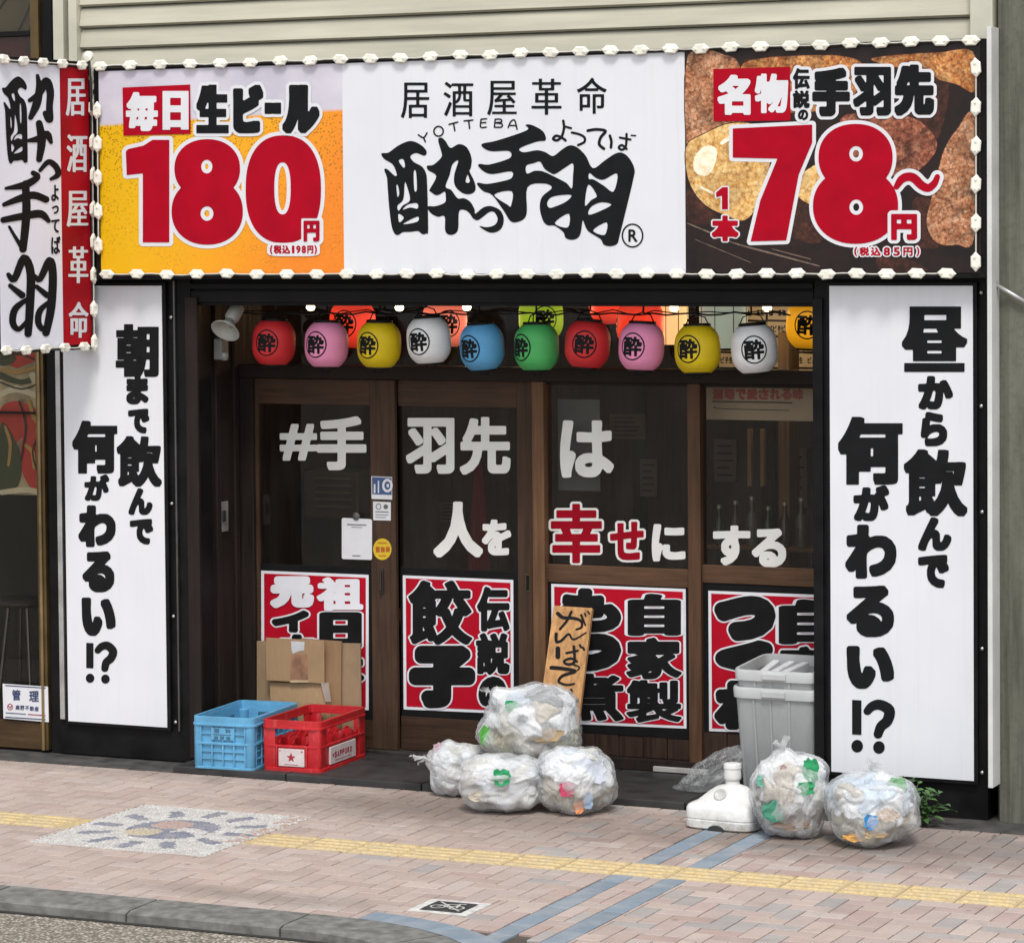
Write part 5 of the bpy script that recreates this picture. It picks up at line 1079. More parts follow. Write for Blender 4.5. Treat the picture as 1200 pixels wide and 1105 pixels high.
for i, (dx, lab) in enumerate([(-.27, 'green bottle on the shelf inside, leftmost'), (-.16, 'brown bottle on the shelf inside, second from the left'), (-.05, 'pale bottle on the shelf inside, left of the middle'), (.06, 'second green bottle on the shelf inside, at the middle'), (.17, 'brown bottle on the shelf inside, right of the middle'), (.28, 'pale bottle on the shelf inside, rightmost')]):
    b_ = empty('glass_bottle', (q[0]+dx, 2., q[2]), lab, 'bottle', 'bottles on the inside shelf'); h = .24+.03*(i % 3); MB().lathe([(.03, .001), (.036, .006), (.036, h*.58), (.015, h*.78), (.014, h*.97), (.01, h)], 18, (q[0]+dx, 2., q[2])).build('body', BOT[i % 3], b_, True); MB().lathe([(.012, h-.01), (.017, h-.008), (.017, h+.012), (.01, h+.014)], 14, (q[0]+dx, 2., q[2])).build('cap', SILVER, b_, True)
fl_ = empty('red_cloth_flag', onY(560, 640, 2.2), 'dark red narrow cloth hanging deep inside behind the right door', 'flag')
ps = [onY(u, v, 2.2) for u, v in ((556, 545), (565, 545), (576, 668), (548, 668))]; mb = MB()
n = 8
for i in range(n):
    A0 = ps[0]+(ps[1]-ps[0])*i/n; A1 = ps[0]+(ps[1]-ps[0])*(i+1)/n; B0 = ps[3]+(ps[2]-ps[3])*i/n; B1 = ps[3]+(ps[2]-ps[3])*(i+1)/n; w0 = .02*math.sin(i*2.1); w1 = .02*math.sin((i+1)*2.1)
    mb.quad(A0+np.array([0, w0, 0]), A1+np.array([0, w1, 0]), B1+np.array([0, w1, 0]), B0+np.array([0, w0, 0]))
mb.build('cloth', mat('cloth_red', (.22, .012, .02), .8), fl_); MB().tube([(ps[0]+ps[1])/2+np.array([0, .03, .02]), (ps[2]+ps[3])/2+np.array([0, .03, -.5])], .012, 8).build('pole', STW, fl_)
ac = empty('air_conditioner', onY(400, 590, 3.2), 'dim grey slatted unit inside behind the left door glass', 'air conditioner')
a, b, c, d = rp(355, 552, 420, 608, 3.2); mb = MB().box(a, b, 3.2, 3.5, c, d, .02); mb.build('housing', mat('unit_grey', (.11, .11, .10), .5), ac)
mb = MB()
for i in range(5): mb.box(a+.1, b-.05, 3.18, 3.2, d-.06-i*.05, d-.045-i*.05, .003)
mb.build('louvre', mat('unit_pale', (.22, .21, .19), .5), ac)
for i, (u, lab) in enumerate([(878, 'left of two pale timber poles inside the right window'), (893, 'right of two pale timber poles inside the right window')]):
    tag(MB().box(onY(u-2.4, 540, 1.9)[0], onY(u+2.4, 540, 1.9)[0], 1.9, 1.94, onY(u, 570, 1.9)[2], onY(u, 503, 1.9)[2], .004).build('timber_pole', wood('pale_pole', (.30, .19, .10), .5)), lab, 'pole', 'pale poles inside')
tag(MB().box(onY(912, 540, 2.2)[0], onY(925, 540, 2.2)[0], 2.2, 2.4, ZS-.004, 2.6, .006).build('interior_pillar', wood('pillar_wood', (.17, .11, .065), .55)), 'tan square pillar inside behind the right window', 'pillar')

# ================================================================== THINGS ON THE GROUND
def crate_mats():
    def pl(name, rgb):
        t = NT(name); n = t.noise(t.obj(), 7, 6, .7); f = t.noise(t.mapping(t.obj(), (1, 1, .3)), 40, 4)
        c = t.ramp(n, [(.28, tuple(x*.72 for x in rgb)), (.6, rgb), (.8, tuple(min(1, x*1.15+.02) for x in rgb))]); c = t.mix(t.mapr(f, .58, .75, 0, .35), c, tuple(min(1, x*.6+.22) for x in rgb))
        t.bsdf(c, t.mapr(n, .3, .7, .32, .5), 0, t.bump(f, .1, .002)); return t.m
    return pl('blue_crate_plastic', (.115, .36, .58)), pl('red_crate_plastic', (.50, .012, .018))
CBL, CRD = crate_mats()
def rframe(mb, w_, d_, z0, z1, out, th, r=.03, n=5):
    """hollow rounded rectangular band: outer half sizes w_+out, inner w_+out-th"""
    def ringp(a, b, rr):
        P = []
        for (sx_, sy, q0) in ((1, 1, 0), (-1, 1, 90), (-1, -1, 180), (1, -1, 270)):
            for i in range(n+1):
                q = math.radians(q0+90*i/n); P.append((sx_*(a-rr)+rr*math.cos(q), sy*(b-rr)+rr*math.sin(q)))
        return P
    O = ringp(w_+out, d_+out, r+out); I = ringp(w_+out-th, d_+out-th, max(.004, r+out-th)); k_ = len(O); e = min(.0025, (z1-z0)*.3)
    vs = [(*p, z0) for p in O]+[(*p, z1-e) for p in O]+[(x*(1-e/w_), y*(1-e/d_), z1) for x, y in O]+[(*p, z1) for p in I]+[(*p, z0) for p in I]
    fs_ = []
    for l in range(5):
        for i in range(k_): j = (i+1) % k_; a, b = l*k_, ((l+1) % 5)*k_; fs_.append((a+i, a+j, b+j, b+i))
    mb.add(vs, fs_); return mb
def place(o, x, y, rz): o.location = (x, y, ZS); o.rotation_euler = (0, 0, rz)
W_, D_, H_ = .19, .335, .315
# blue crate: closed ribbed walls
bc = empty('plastic_crate', (0, 0, 0), 'light blue ribbed plastic crate on the dark step, left of the red one', 'crate', 'plastic crates by the entrance')
mb = MB(); rframe(mb, W_, D_, .275, H_, .012, .02); rframe(mb, W_, D_, .262, .275, .018, .028); rframe(mb, W_, D_, .148, .162, .012, .02); rframe(mb, W_, D_, 0, .014, .010, .02); rframe(mb, W_, D_, .001, .3, -.004, .008)
for s in (-1, 1):
    for i in range(5):
        x = -W_+.045+i*(2*W_-.09)/4
        for za, zb_ in ((.014, .148), (.162, .262)): mb.box(x-.004, x+.004, s*(D_-.003), s*(D_+.009), za, zb_, .001)
    for i in range(8):
        y = -D_+.045+i*(2*D_-.09)/7
        for za, zb_ in ((.014, .148), (.162, .262)): mb.box(s*(W_-.003), s*(W_+.009), y-.004, y+.004, za, zb_, .001)
    for z in (.06, .105, .212):
        mb.box(-W_+.04, W_-.04, s*(D_-.003), s*(D_+.006), z-.003, z+.003, .001); mb.box(s*(W_-.003), s*(W_+.006), -D_+.04, D_-.04, z-.003, z+.003, .001)
    for s2 in (-1, 1): mb.lathe([(.03, .014), (.034, .02), (.034, .262), (.03, .266)], 14, (s*(W_-.024), s2*(D_-.024), 0))
mb.box(-W_+.01, W_-.01, -D_+.01, D_-.01, .008, .016); mb.build('crate_body', CBL, bc, True)
HB = mat('handle_shadow_blue', (.03, .10, .17), .6)
for s in (-1, 1):
    MB().box(-.07, .07, s*(D_-.006), s*(D_-.016), .215, .25, .004).build('hand_hole', HB, bc)
    for s2 in (-1, 1): MB().box(s*(W_-.006), s*(W_-.0165), s2*.14-.06, s2*.14+.06, .205, .245, .004).build('hand_hole', HB, bc)
fcr = lambda u, v: (u/1000, -D_-.0105, v/-1000)
mk_ = MB().box(-.07, .07, -D_-.0095, -D_-.003, .175, .25, .002).build('mark_plate', CBL, bc)
decal('stamped_mark', [T(c_, *b, 1.3) for c_, b in zip('酒料', [(-58, -246, -22, -218), (18, -246, 54, -218)])]+[K((-60, -208, 3), (55, -208, 3))]+[T(c_, -58+i*40, -200, -28+i*40, -178, 1.1) for i, c_ in enumerate('高野酒')], mat('stamp_dark_blue', (.04, .13, .22), .5), mk_, fcr, 1.5)
place(bc, -1.80, .045, math.radians(4.5))
# red bottle crate: open upper windows, label plates
rc = empty('bottle_crate', (0, 0, 0), 'red plastic bottle crate with a white star label, right of the blue crate', 'crate', 'plastic crates by the entrance')
W2, D2_, H2 = .185, .32, .305
mb = MB(); rframe(mb, W2, D2_, .268, H2, .012, .018); rframe(mb, W2, D2_, .255, .268, .016, .024); rframe(mb, W2, D2_, .0, .022, .012, .02); rframe(mb, W2, D2_, .022, .145, .0, .008); rframe(mb, W2, D2_, .145, .156, .008, .018)
for s in (-1, 1):
    for s2 in (-1, 1):
        mb.box(s*W2, s*(W2-.075), s2*(D2_+.004), s2*(D2_-.006), .02, .26, .004); mb.box(s*(W2+.004), s*(W2-.006), s2*D2_, s2*(D2_-.09), .02, .26, .004)
    for x in (-.052, .052): mb.box(x*1.9-.005, x*1.9+.005, s*(D2_+.001), s*(D2_+.011), .02, .15, .002)
mb.box(-W2+.01, W2-.01, -D2_+.01, D2_-.01, .006, .014)
mb.build('crate_body', CRD, rc, True)
dv = MB()      # scalloped bottle dividers
for i in range(1, 5):
    y = -D2_+i*2*D2_/5; n = 24; vs = []
    for j in range(n+1):
        x = -W2+.008+j*(2*W2-.016)/n; z = .165+.03*abs(math.sin(j/n*math.pi*4)); vs += [(x, y-.003, .02), (x, y-.003, z), (x, y+.003, z), (x, y+.003, .02)]
    dv.add(vs, [(4*j+q, 4*j+(q+1) % 4, 4*j+4+(q+1) % 4, 4*j+4+q) for j in range(n) for q in range(3)])
for i in range(1, 4):
    x = -W2+i*2*W2/4; n = 30; vs = []
    for j in range(n+1):
        y = -D2_+.008+j*(2*D2_-.016)/n; z = .165+.03*abs(math.sin(j/n*math.pi*5)); vs += [(x-.003, y, .02), (x-.003, y, z), (x+.003, y, z), (x+.003, y, .02)]
    dv.add(vs, [(4*j+q, 4*j+(q+1) % 4, 4*j+4+(q+1) % 4, 4*j+4+q) for j in range(n) for q in range(3)])
dv.build('bottle_divider', CRD, rc)
LAB = mat('crate_label_white', (.60, .52, .52), .5, .1, 9)
lp = MB().box(-.085, .085, -D2_-.013, -D2_-.0, .03, .135, .003).build('label_plate', LAB, rc)
lp2 = MB().box(W2+.0, W2+.013, -.20, .16, .03, .135, .003).build('label_plate', LAB, rc)
star = []
for i in range(10):
    q = -math.pi/2+i*math.pi/5; rr = 31 if i % 2 == 0 else 12.5; star.append((rr*math.cos(q), -84+rr*math.sin(q)))
SR = mat('star_red', (.36, .015, .03), .5)
decal('star_mark', [L(star), L([(-78, -128), (-70, -128), (-70, -120), (-78, -120)]), L([(66, -126), (76, -126), (76, -118), (66, -118)]), K((-45, -42, 1.6), (45, -42, 1.6))], SR, lp, lambda u, v: (u/1000, -D2_-.0145, -v/1000), 1.2)
st2 = [(-165+(x)*.5, -85+(y+84)*.5) for x, y in star]
decal('side_lettering', [L(st2)]+[T(c_, -145+i*36, -102, -116+i*36, -66, 2.2) for i, c_ in enumerate('SAPPORO') if c_ in G]+[K((-140, -50, 2), (90, -50, 2))], SR, lp2, lambda u, v: (W2+.0145, u/1000, -v/1000), 1.2)
place(rc, -1.365, .115, math.radians(2.5))
# flattened cardboard boxes
def card_mat(name, rgb):
    t = NT(name); p = t.pos(); n = t.noise(t.mapping(p, (40, 40, 2)), 3, 4); b = t.noise(p, 4, 5)
    c = t.ramp(n, [(.3, tuple(x*.86 for x in rgb)), (.7, rgb)]); c = t.mix(t.mapr(b, .45, .75, 0, .45), c, tuple(x*.62 for x in rgb))
    wv = t.n('ShaderNodeTexWave'); wv.inputs['Scale'].default_value = 60; wv.bands_direction = 'X'; t.l(p, wv.inputs[0])
    t.bsdf(c, .75, 0, t.bump(wv.outputs[1], .12, .002)); return t.m
CB1, CB2, CB3 = card_mat('cardboard_tan', (.37, .235, .125)), card_mat('cardboard_brown', (.28, .165, .085)), card_mat('cardboard_grey_tan', (.30, .20, .115))
def sheet(name, label, q, Y0, Y1, m, th=.012, group='flattened cardboard boxes'):
    """leaning flat box: px quad, Y at the foot and at the top; slightly bowed"""
    vt, vb = (q[0][1]+q[1][1])/2, (q[2][1]+q[3][1])/2
    r = None; vs = []; n = 6
    for j in range(n+1):
        for i in range(n+1):
            s, tt = i/n, j/n; u = (q[0][0]*(1-s)+q[1][0]*s)*(1-tt)+(q[3][0]*(1-s)+q[2][0]*s)*tt; v = (q[0][1]*(1-s)+q[1][1]*s)*(1-tt)+(q[3][1]*(1-s)+q[2][1]*s)*tt
            vs.append(onY(u, v, Y1+(Y0-Y1)*tt-.012*math.sin(math.pi*s)*math.sin(math.pi*tt)+.004*math.sin(5*s+3*tt)))
    m_ = (n+1)**2; vs2 = vs+[p+np.array([0, th, 0]) for p in vs]; f = []
    for j in range(n):
        for i in range(n): a = j*(n+1)+i; f += [(a, a+1, a+n+2, a+n+1), (m_+a, m_+a+n+1, m_+a+n+2, m_+a+1)]
    E_ = [(i, i+1) for i in range(n)]+[((i+1)*(n+1)-1, (i+2)*(n+1)-1) for i in range(n)]+[(m_-1-i, m_-2-i) for i in range(n)]+[((n-i)*(n+1), (n-i-1)*(n+1)) for i in range(n)]
    f += [(a, m_+a, m_+b, b) for a, b in E_]
    r = empty(name, (vs[m_-1][0], vs[m_-1][1], ZS), label, 'cardboard', group); MB().add(vs2, f).build('panel', m, r); return r
sheet('flattened_box', 'widest flattened cardboard box, at the back of the stack against the red poster', [(301, 751), (422, 754), (424, 893), (301, 890)], .535, .575, CB3)
sheet('flattened_box', 'darker brown flattened box in the middle of the cardboard stack', [(352, 748), (400, 751.5), (399, 889), (352, 886)], .505, .55, CB2)
r = sheet('flattened_box', 'front flattened cardboard box with a torn white label and a folded flap', [(316, 800), (386, 800), (390, 890), (320, 886)], .47, .515, CB1)
MB().box(*[onY(u, 800, .5)[0] for u in (313, 381)], .49, .498, onY(348, 799, .49)[2], onY(348, 749, .49)[2], .001).build('flap', CB1, r)
r_ = lambda d: (lambda u, v: onY(u, v, .49-d))
polyg('torn_label', [(341, 751), (357, 752), (356.5, 762), (350, 763), (343, 766), (341.5, 760)], mat('torn_paper', (.52, .52, .54), .6), r, r_(.002))
polyg('tape', [(340.5, 767), (359.5, 766), (361, 798), (340, 798)], mat('tape_brown', (.33, .17, .10), .3, .3, 12), r, r_(.0015)); polyg('slot', [(340, 797), (361.5, 797), (361.5, 799.5), (340, 799.5)], mat('card_edge', (.55, .42, .24), .7), r, r_(.003))
polyg('tape', [(376, 800), (385, 800), (388, 822), (381, 822)], mat('clear_tape', (.40, .33, .28), .3, .2), r, lambda u, v: onY(u, v, .485))

# leaning wooden board with brush writing
bp = [onY(649, 709.5, .555), onY(694, 712.5, .555), onY(669, 921, .12), onY(621, 914, .12)]
bn_ = np.cross(bp[1]-bp[0], bp[3]-bp[0]); bn_ /= np.linalg.norm(bn_); bn_ = bn_ if np.dot(bn_, CAM-bp[0]) > 0 else -bn_
wd = empty('wooden_board', bp[3], 'leaning natural wood board with black handwritten brush characters', 'board')
mb = MB().add(bp+[p-bn_*.024 for p in bp], [(0, 1, 2, 3), (7, 6, 5, 4), (0, 4, 5, 1), (1, 5, 6, 2), (2, 6, 7, 3), (3, 7, 4, 0)]); mb.build('plank', wood('natural_pine', (.44, .235, .095), .5, True, .5), wd)
fw = lambda u, v: onP(u, v, bp[0]+bn_*.002, bn_)
ks = lambda P, r0, r1=None: K(*[(620+x/6.14, 680+y/6.14, (r0+((r1 or r0)-r0)*i/max(1, len(P)-1))/6.14) for i, (x, y) in enumerate(P)])
decal('brush_lettering', [ks(P, *rr) for P, rr in [([(207, 238), (245, 268), (310, 270), (372, 290), (378, 335), (340, 352)], (14, 7)), ([(305, 225), (272, 290), (222, 350)], (9, 9)), ([(375, 250), (405, 322)], (9, 6)), ([(400, 238), (408, 256)], (6,)), ([(422, 222), (435, 240)], (6,)),
    ([(195, 385), (197, 440), (235, 430), (285, 385), (320, 425), (410, 375)], (12, 5)), ([(207, 490), (207, 548)], (17,)), ([(268, 522), (350, 505)], (8,)), ([(322, 475), (325, 585), (275, 602), (252, 580), (300, 560), (345, 582)], (10, 8)), ([(366, 465), (374, 480)], (8,)), ([(388, 483), (396, 497)], (8,)),
    ([(318, 605), (362, 622), (348, 645)], (6, 5)), ([(160, 627), (230, 632), (332, 652), (240, 685), (214, 728), (270, 750), (325, 742)], (14, 6)), ([(165, 800), (215, 780), (222, 835)], (14, 13)), ([(205, 872), (345, 862)], (14,)), ([(302, 790), (290, 870), (272, 905)], (12, 12)), ([(308, 962), (318, 970)], (9,))]], INK, wd, fw, .3)

# garbage bags
def film(name, op, tint=(.90, .91, .92), seed=0):
    t = NT(name); p = t.obj(); tr = t.n('ShaderNodeBsdfTransparent'); tr.inputs[0].default_value = (.93, .94, .94, 1)
    n = t.noise(p, 4.5, 4, .5); wr = t.n('ShaderNodeTexNoise'); wr.noise_dimensions = '3D'; wr.inputs['Scale'].default_value = 5.5; wr.inputs['Detail'].default_value = 3; wr.inputs['Distortion'].default_value = 2.2; t.l(p, wr.inputs[0])
    rg = t.math('ABSOLUTE', t.math('SUBTRACT', wr.outputs[0], .5)); ridge = t.mapr(rg, 0, .045, 1, 0)
    q = t.n('ShaderNodeBsdfPrincipled'); q.inputs['Base Color'].default_value = (*tint, 1); q.inputs['Roughness'].default_value = .18; q.inputs['Specular IOR Level'].default_value = .45
    t.l(t.bump(t.math('ADD', n, t.math('MULTIPLY', ridge, .45)), .55, .014), q.inputs['Normal'])
    tl = t.n('ShaderNodeBsdfTranslucent'); tl.inputs[0].default_value = (*tint, 1); m0 = t.n('ShaderNodeMixShader'); m0.inputs[0].default_value = .35; t.l(q.outputs[0], m0.inputs[1]); t.l(tl.outputs[0], m0.inputs[2])
    f = t.math('ADD', t.mapr(n, .3, .7, op-.14, op+.16), t.math('MULTIPLY', ridge, .22), True)
    mx = t.n('ShaderNodeMixShader'); t.l(f, mx.inputs[0]); t.l(tr.outputs[0], mx.inputs[1]); t.l(m0.outputs[0], mx.inputs[2]); t.l(mx.outputs[0], t.out.inputs[0]); return t.m
FILM_W, FILM_C = film('milky_bag_film', .50), film('clear_bag_film', .31)
SCRAP = colattr('bag_rubbish', .6, .2, 30, .25, .2); SCRAP.node_tree.nodes
PALW = [(.86, .86, .87)]*6+[(.74, .75, .78)]*3+[(.80, .78, .72)]*2+[(.56, .62, .70), (.62, .58, .50), (.56, .50, .42), (.30, .31, .33)]
PALM = PALW+[(.40, .33, .2), (.50, .42, .26), (.30, .22, .13), (.10, .34, .15), (.62, .60, .50)]
PALB = [(.42, .34, .20), (.55, .47, .32), (.33, .25, .15), (.62, .58, .48), (.50, .42, .30), (.26, .19, .12), (.68, .66, .60)]
def garbage_bag(label, box, Yc, seed, film_m, pal, low=None, spots=(), knot=(0, 0, 1), floor=.003, fat=1., tails=3, flat_=0.):
    rnd = random.Random(seed); u0, v0, u1, v1 = box; uc, vc = (u0+u1)/2, (v0+v1)/2
    C_ = Vector(onY(uc, vc, Yc)); s = 200.*1.03; rx = (u1-u0)/2/s; ztop = onY(uc, v0, Yc)[2]; zbot = max(floor, onY(uc, v1, Yc)[2]); rz = (ztop-zbot)/2; C_.z = (ztop+zbot)/2; ry = rx*fat
    root = empty('garbage_bag', (C_.x, C_.y, zbot), label, 'garbage bag', 'garbage bags piled on the pavement')
    k = Vector(knot).normalized(); so_ = Vector((seed*3.1, seed*1.7, seed*.9))
    def surf(d, infl=1.):
        """point on the bag in unit direction d"""
        z = d.z; sq = 1-.16*max(0, -z)**2
        bulge = 1+.13*noise.noise(d*1.3+so_)+.09*noise.noise(d*2.9+so_)
        ck = max(0, d.dot(k)); pinch = 1-.10*max(0, ck-.55)/.45+.16*max(0, ck-.93)/.07
        t_ = d-k*d.dot(k); ang_ = 0
        if t_.length > 1e-4:
            e1 = k.orthogonal().normalized(); e2 = k.cross(e1); ang_ = math.atan2(t_.dot(e2), t_.dot(e1))
        cre = noise.noise(Vector((math.cos(ang_)*3.6, math.sin(ang_)*3.6, d.dot(k)*.7))+so_)
        w1 = 1-abs(noise.noise(d*3.2+so_+Vector((cre, 0, cre))))*2
        bx = (math.hypot(d.x, d.y)**2.7+abs(d.z)**2.7)**(-1/2.7)
        rr = bulge*pinch*bx*(1+.055*cre*(.4+ck)+.042*w1)*infl*(.965-.045*d.z)
        return Vector((d.x*rx*rr*sq, d.y*ry*rr*sq, math.copysign(abs(d.z)**.88, d.z)*rz*rr))
    bm = bmesh.new(); bmesh.ops.create_icosphere(bm, subdivisions=6, radius=1); mb = MB()
    zs_ = []
    for q in bm.verts: q.co = surf(q.co.normalized())
    for q in bm.verts:
        q.co += C_
        lim = zbot+.002+.01*max(0, noise.noise(q.co*9))
        if q.co.z < lim: q.co.z = lim+(q.co.z-lim)*.04
    mb.bm(bm); body = mb.build('bag_film', film_m, root, 'all')
    # tied neck and loose tails
    kp = C_+surf(k); mb = MB()
    for i in range(tails):
        d = (k+Vector((rnd.uniform(-.9, .9), rnd.uniform(-.9, .9), rnd.uniform(-.3, .5)))).normalized(); l = rnd.uniform(.05, .11); sd = d.cross(Vector((rnd.random(), rnd.random(), 1))).normalized(); n = 6; vs = []
        for j in range(n+1):
            a = j/n; w_ = .010+.034*a+.006*math.sin(a*9+i)
            c = kp+d*(l*a)+Vector((0, 0, -.03*a*a))+k.cross(d)*.01*math.sin(a*6+i)
            for sg_ in (-1, -.35, .35, 1): vs.append(c+sd*(w_*sg_)+d.cross(sd)*(.008*math.cos(sg_*5+a*4)))
        mb.add(vs, [(4*j+q, 4*j+q+1, 4*j+5+q, 4*j+4+q) for j in range(n) for q in range(3)])
    mb.build('tied_end', film_m, root, 'all')
    # what is in the bag: big crumpled pieces pressed against the film
    bm = bmesh.new(); bmesh.ops.create_icosphere(bm, subdivisions=6, radius=1); D = np.array([q.co.normalized() for q in bm.verts]); rs_ = np.random.RandomState(seed)
    def cells(n, amp, fr):
        sd = rs_.normal(size=(n, 3)); sd /= np.linalg.norm(sd, axis=1)[:, None]; ph = rs_.uniform(0, 6, 9)
        w_ = D+amp*np.stack([np.sin(fr*D[:, 1]+ph[0])+np.sin(fr*1.9*D[:, 2]+ph[1]), np.sin(fr*D[:, 2]+ph[2])+np.sin(fr*2.1*D[:, 0]+ph[3]), np.sin(fr*D[:, 0]+ph[4])+np.sin(fr*1.7*D[:, 1]+ph[5])], 1)
        d2 = ((w_[:, None, :]-sd[None])**2).sum(2) if n < 60 else np.stack([((w_-q_)**2).sum(1) for q_ in sd], 1)
        o_ = np.argsort(d2, 1)[:, :2]; f1 = np.sqrt(np.take_along_axis(d2, o_[:, :1], 1))[:, 0]; f2 = np.sqrt(np.take_along_axis(d2, o_[:, 1:], 1))[:, 0]; tl_ = rs_.normal(size=(n, 3))
        return o_[:, 0], f2-f1, ((w_-sd[o_[:, 0]])*tl_[o_[:, 0]]).sum(1)
    ia, ea, ta = cells(46, .10, 5.); ib, eb, tb_ = cells(150, .07, 9.)
    pa = [pal[rnd.randrange(len(pal))] for _ in range(46)]; pb = [(low or pal)[rnd.randrange(len(low or pal))] for _ in range(150)]; ck_ = [rnd.uniform(.86, 1.05) for _ in range(150)]; rnd_t = [rnd.random() for _ in range(150)]; cols = []
    for n_, q in enumerate(bm.verts):
        d = Vector(D[n_]); lowz = low is not None and (d.z+.22*noise.noise(d*3+so_)) < -.12
        if lowz: h_ = .025*tb_[n_]-.08*max(0, 1-eb[n_]/.05); c_ = [x*x**.35*ck_[ib[n_]]*(.55+.6*rnd_t[ib[n_]]) for x in pb[ib[n_]]]
        else: h_ = .045*ta[n_]-.10*max(0, 1-ea[n_]/.07)+.016*(1-2*abs(noise.noise(d*7+so_))); c_ = [x*ck_[ia[n_]] for x in pa[ia[n_]]]
        cols.append(c_); q.co = C_+surf(d, .925+max(-.14, min(.045, h_))); q.co.z = max(q.co.z, zbot+.008)
    bm.verts.index_update(); vs = [tuple(q.co) for q in bm.verts]; mb = MB(); bv = len(mb.v); mb.v += vs
    for f in bm.faces:
        ix = tuple(q.index for q in f.verts); mb.f.append(ix); mb.c.append(tuple(sum(cols[i_][k_] for i_ in ix)/3 for k_ in range(3)))
    bm.free()
    for (u, v, w_, h_, col) in spots:         # coloured wrappers that show through the film
        c = Vector(CAM); d = Vector(ray(u, v)).normalized(); best = None
        for f_ in np.linspace((C_-c).length-rx*1.6, (C_-c).length, 60):
            p_ = c+d*f_; r_ = p_-C_; q_ = Vector((r_.x/rx, r_.y/ry, r_.z/rz))
            if q_.length < 1e-6: continue
            if r_.length < surf(q_.normalized(), .968).length: best = p_; break
        if best is None: continue
        a = Vector(CR); b = Vector(CU); n = 5; vs = []
        for y in range(n+1):
            for x in range(n+1):
                px_, py_ = (x/n-.5)*1.25*w_/s, (y/n-.5)*1.25*h_/s; e_ = 1-.35*((x/n-.5)**2+(y/n-.5)**2)*2
                vs.append(best+a*px_*e_*rnd.uniform(.75, 1.15)+b*py_*e_*rnd.uniform(.75, 1.15)-Vector(CF)*rnd.uniform(-.004, .006))
        mb.add(vs, [(y*(n+1)+x, y*(n+1)+x+1, (y+1)*(n+1)+x+1, (y+1)*(n+1)+x) for y in range(n) for x in range(n)], col)
    mb.build('rubbish', SCRAP, root)
    return root
GR = (.03, .30, .12); GR2 = (.10, .36, .07); BLU = (.04, .24, .55)
garbage_bag('big clear garbage bag with leafy scraps resting on top of three smaller bags', (562, 801, 683, 893), -.30, 1, FILM_C, PALW, [(.42, .36, .16), (.55, .50, .30), (.34, .26, .13), (.62, .60, .50), (.46, .42, .22)], [(600, 827, 15, 15, GR), (569, 862, 15, 24, GR2), (640, 862, 40, 18, (.40, .28, .16)), (612, 842, 12, 10, (.2, .22, .23))], (-.5, -.3, .55), .17, .95)
garbage_bag('white garbage bag at the far left of the pile, with a loose pinkish tied end', (500, 869, 573, 941), -.35, 2, FILM_W, PALW, None, [(513, 878, 10, 18, (.55, .38, .45))], (-1, -.2, .25), .003, 1., 5)
garbage_bag('white garbage bag with a green logo scrap at the front middle of the pile', (540, 883, 641, 960), -.68, 3, FILM_W, PALW, PALM[8:13]+PALW[:3], [(588, 911, 20, 20, GR), (637, 905, 12, 22, (.62, .22, .24)), (565, 933, 30, 12, (.5, .44, .36))], (.9, -.2, .35), .003, .95, 3)
garbage_bag('garbage bag with red and orange wrappers at the right front of the pile', (627, 874, 724, 962), -.58, 4, FILM_C, PALW, [(.5, .45, .33), (.62, .58, .5), (.4, .34, .22), (.68, .67, .64)], [(664, 925, 17, 17, (.58, .06, .14)), (679, 945, 13, 16, (.75, .30, .12)), (689, 938, 11, 20, (.28, .36, .48)), (692, 905, 38, 30, (.62, .66, .74)), (690, 892, 10, 6, (.2, .22, .26))], (.6, -.3, .6), .003, .95, 3)
garbage_bag('tall garbage bag with dark green printed patches beside the white stand base', (882, 877, 969, 989), -.80, 5, FILM_C, PALW, PALW[:4]+[(.30, .26, .20), (.24, .18, .14), (.34, .30, .24)], [(949, 903, 18, 30, GR), (944, 924, 20, 16, GR), (893, 915, 12, 14, (.16, .44, .34)), (908, 950, 32, 22, (.07, .26, .17)), (918, 900, 7, 8, (.40, .16, .12)), (930, 965, 40, 14, (.25, .19, .15))], (-.1, -.2, 1), .003, .98, 3)
garbage_bag('rightmost garbage bag with a blue scrap and a yellow liquid at its bottom', (969, 900, 1075, 1000), -.85, 6, FILM_C, [(.60, .70, .80)]*5+PALW, [(.55, .47, .30), (.42, .34, .20), (.62, .60, .54), (.34, .30, .22)], [(1021, 963, 15, 17, BLU), (1051, 921, 22, 20, (.22, .42, .24)), (1004, 981, 30, 9, (.66, .36, .10)), (1026, 978, 26, 8, (.62, .42, .18)), (1040, 955, 20, 14, (.6, .42, .28))], (.05, -.25, 1), .003, .98, 4)

# white plastic water tank base for a banner stand
def sq_ring(a, b, z, p=5., n=48): return [(*q, z) for q in ellipse(0, 0, a, b, n, p)]
def loft(mb, rings, close=True):
    n = len(rings[0]); vs = [q for r_ in rings for q in r_]
    f = [(i*n+k_, i*n+(k_+1) % n, (i+1)*n+(k_+1) % n, (i+1)*n+k_) for i in range(len(rings)-1) for k_ in range(n)]
    if close: f += [tuple(range(n))[::-1], tuple((len(rings)-1)*n+k_ for k_ in range(n))]
    mb.add(vs, f); return mb
fbx, fby = onZ(843, 973, 0)[0]+.005, -.66
fb_ = empty('stand_base', (fbx, fby, 0), 'white plastic water tank base of a banner stand, with its spout and cap', 'stand base')
t = NT('white_tank_plastic'); n = t.noise(t.obj(), 6, 6, .7); c = t.ramp(n, [(.3, (.60, .60, .57)), (.6, (.74, .74, .73))]); gr = t.n('ShaderNodeSeparateXYZ'); t.l(t.obj(), gr.inputs[0])
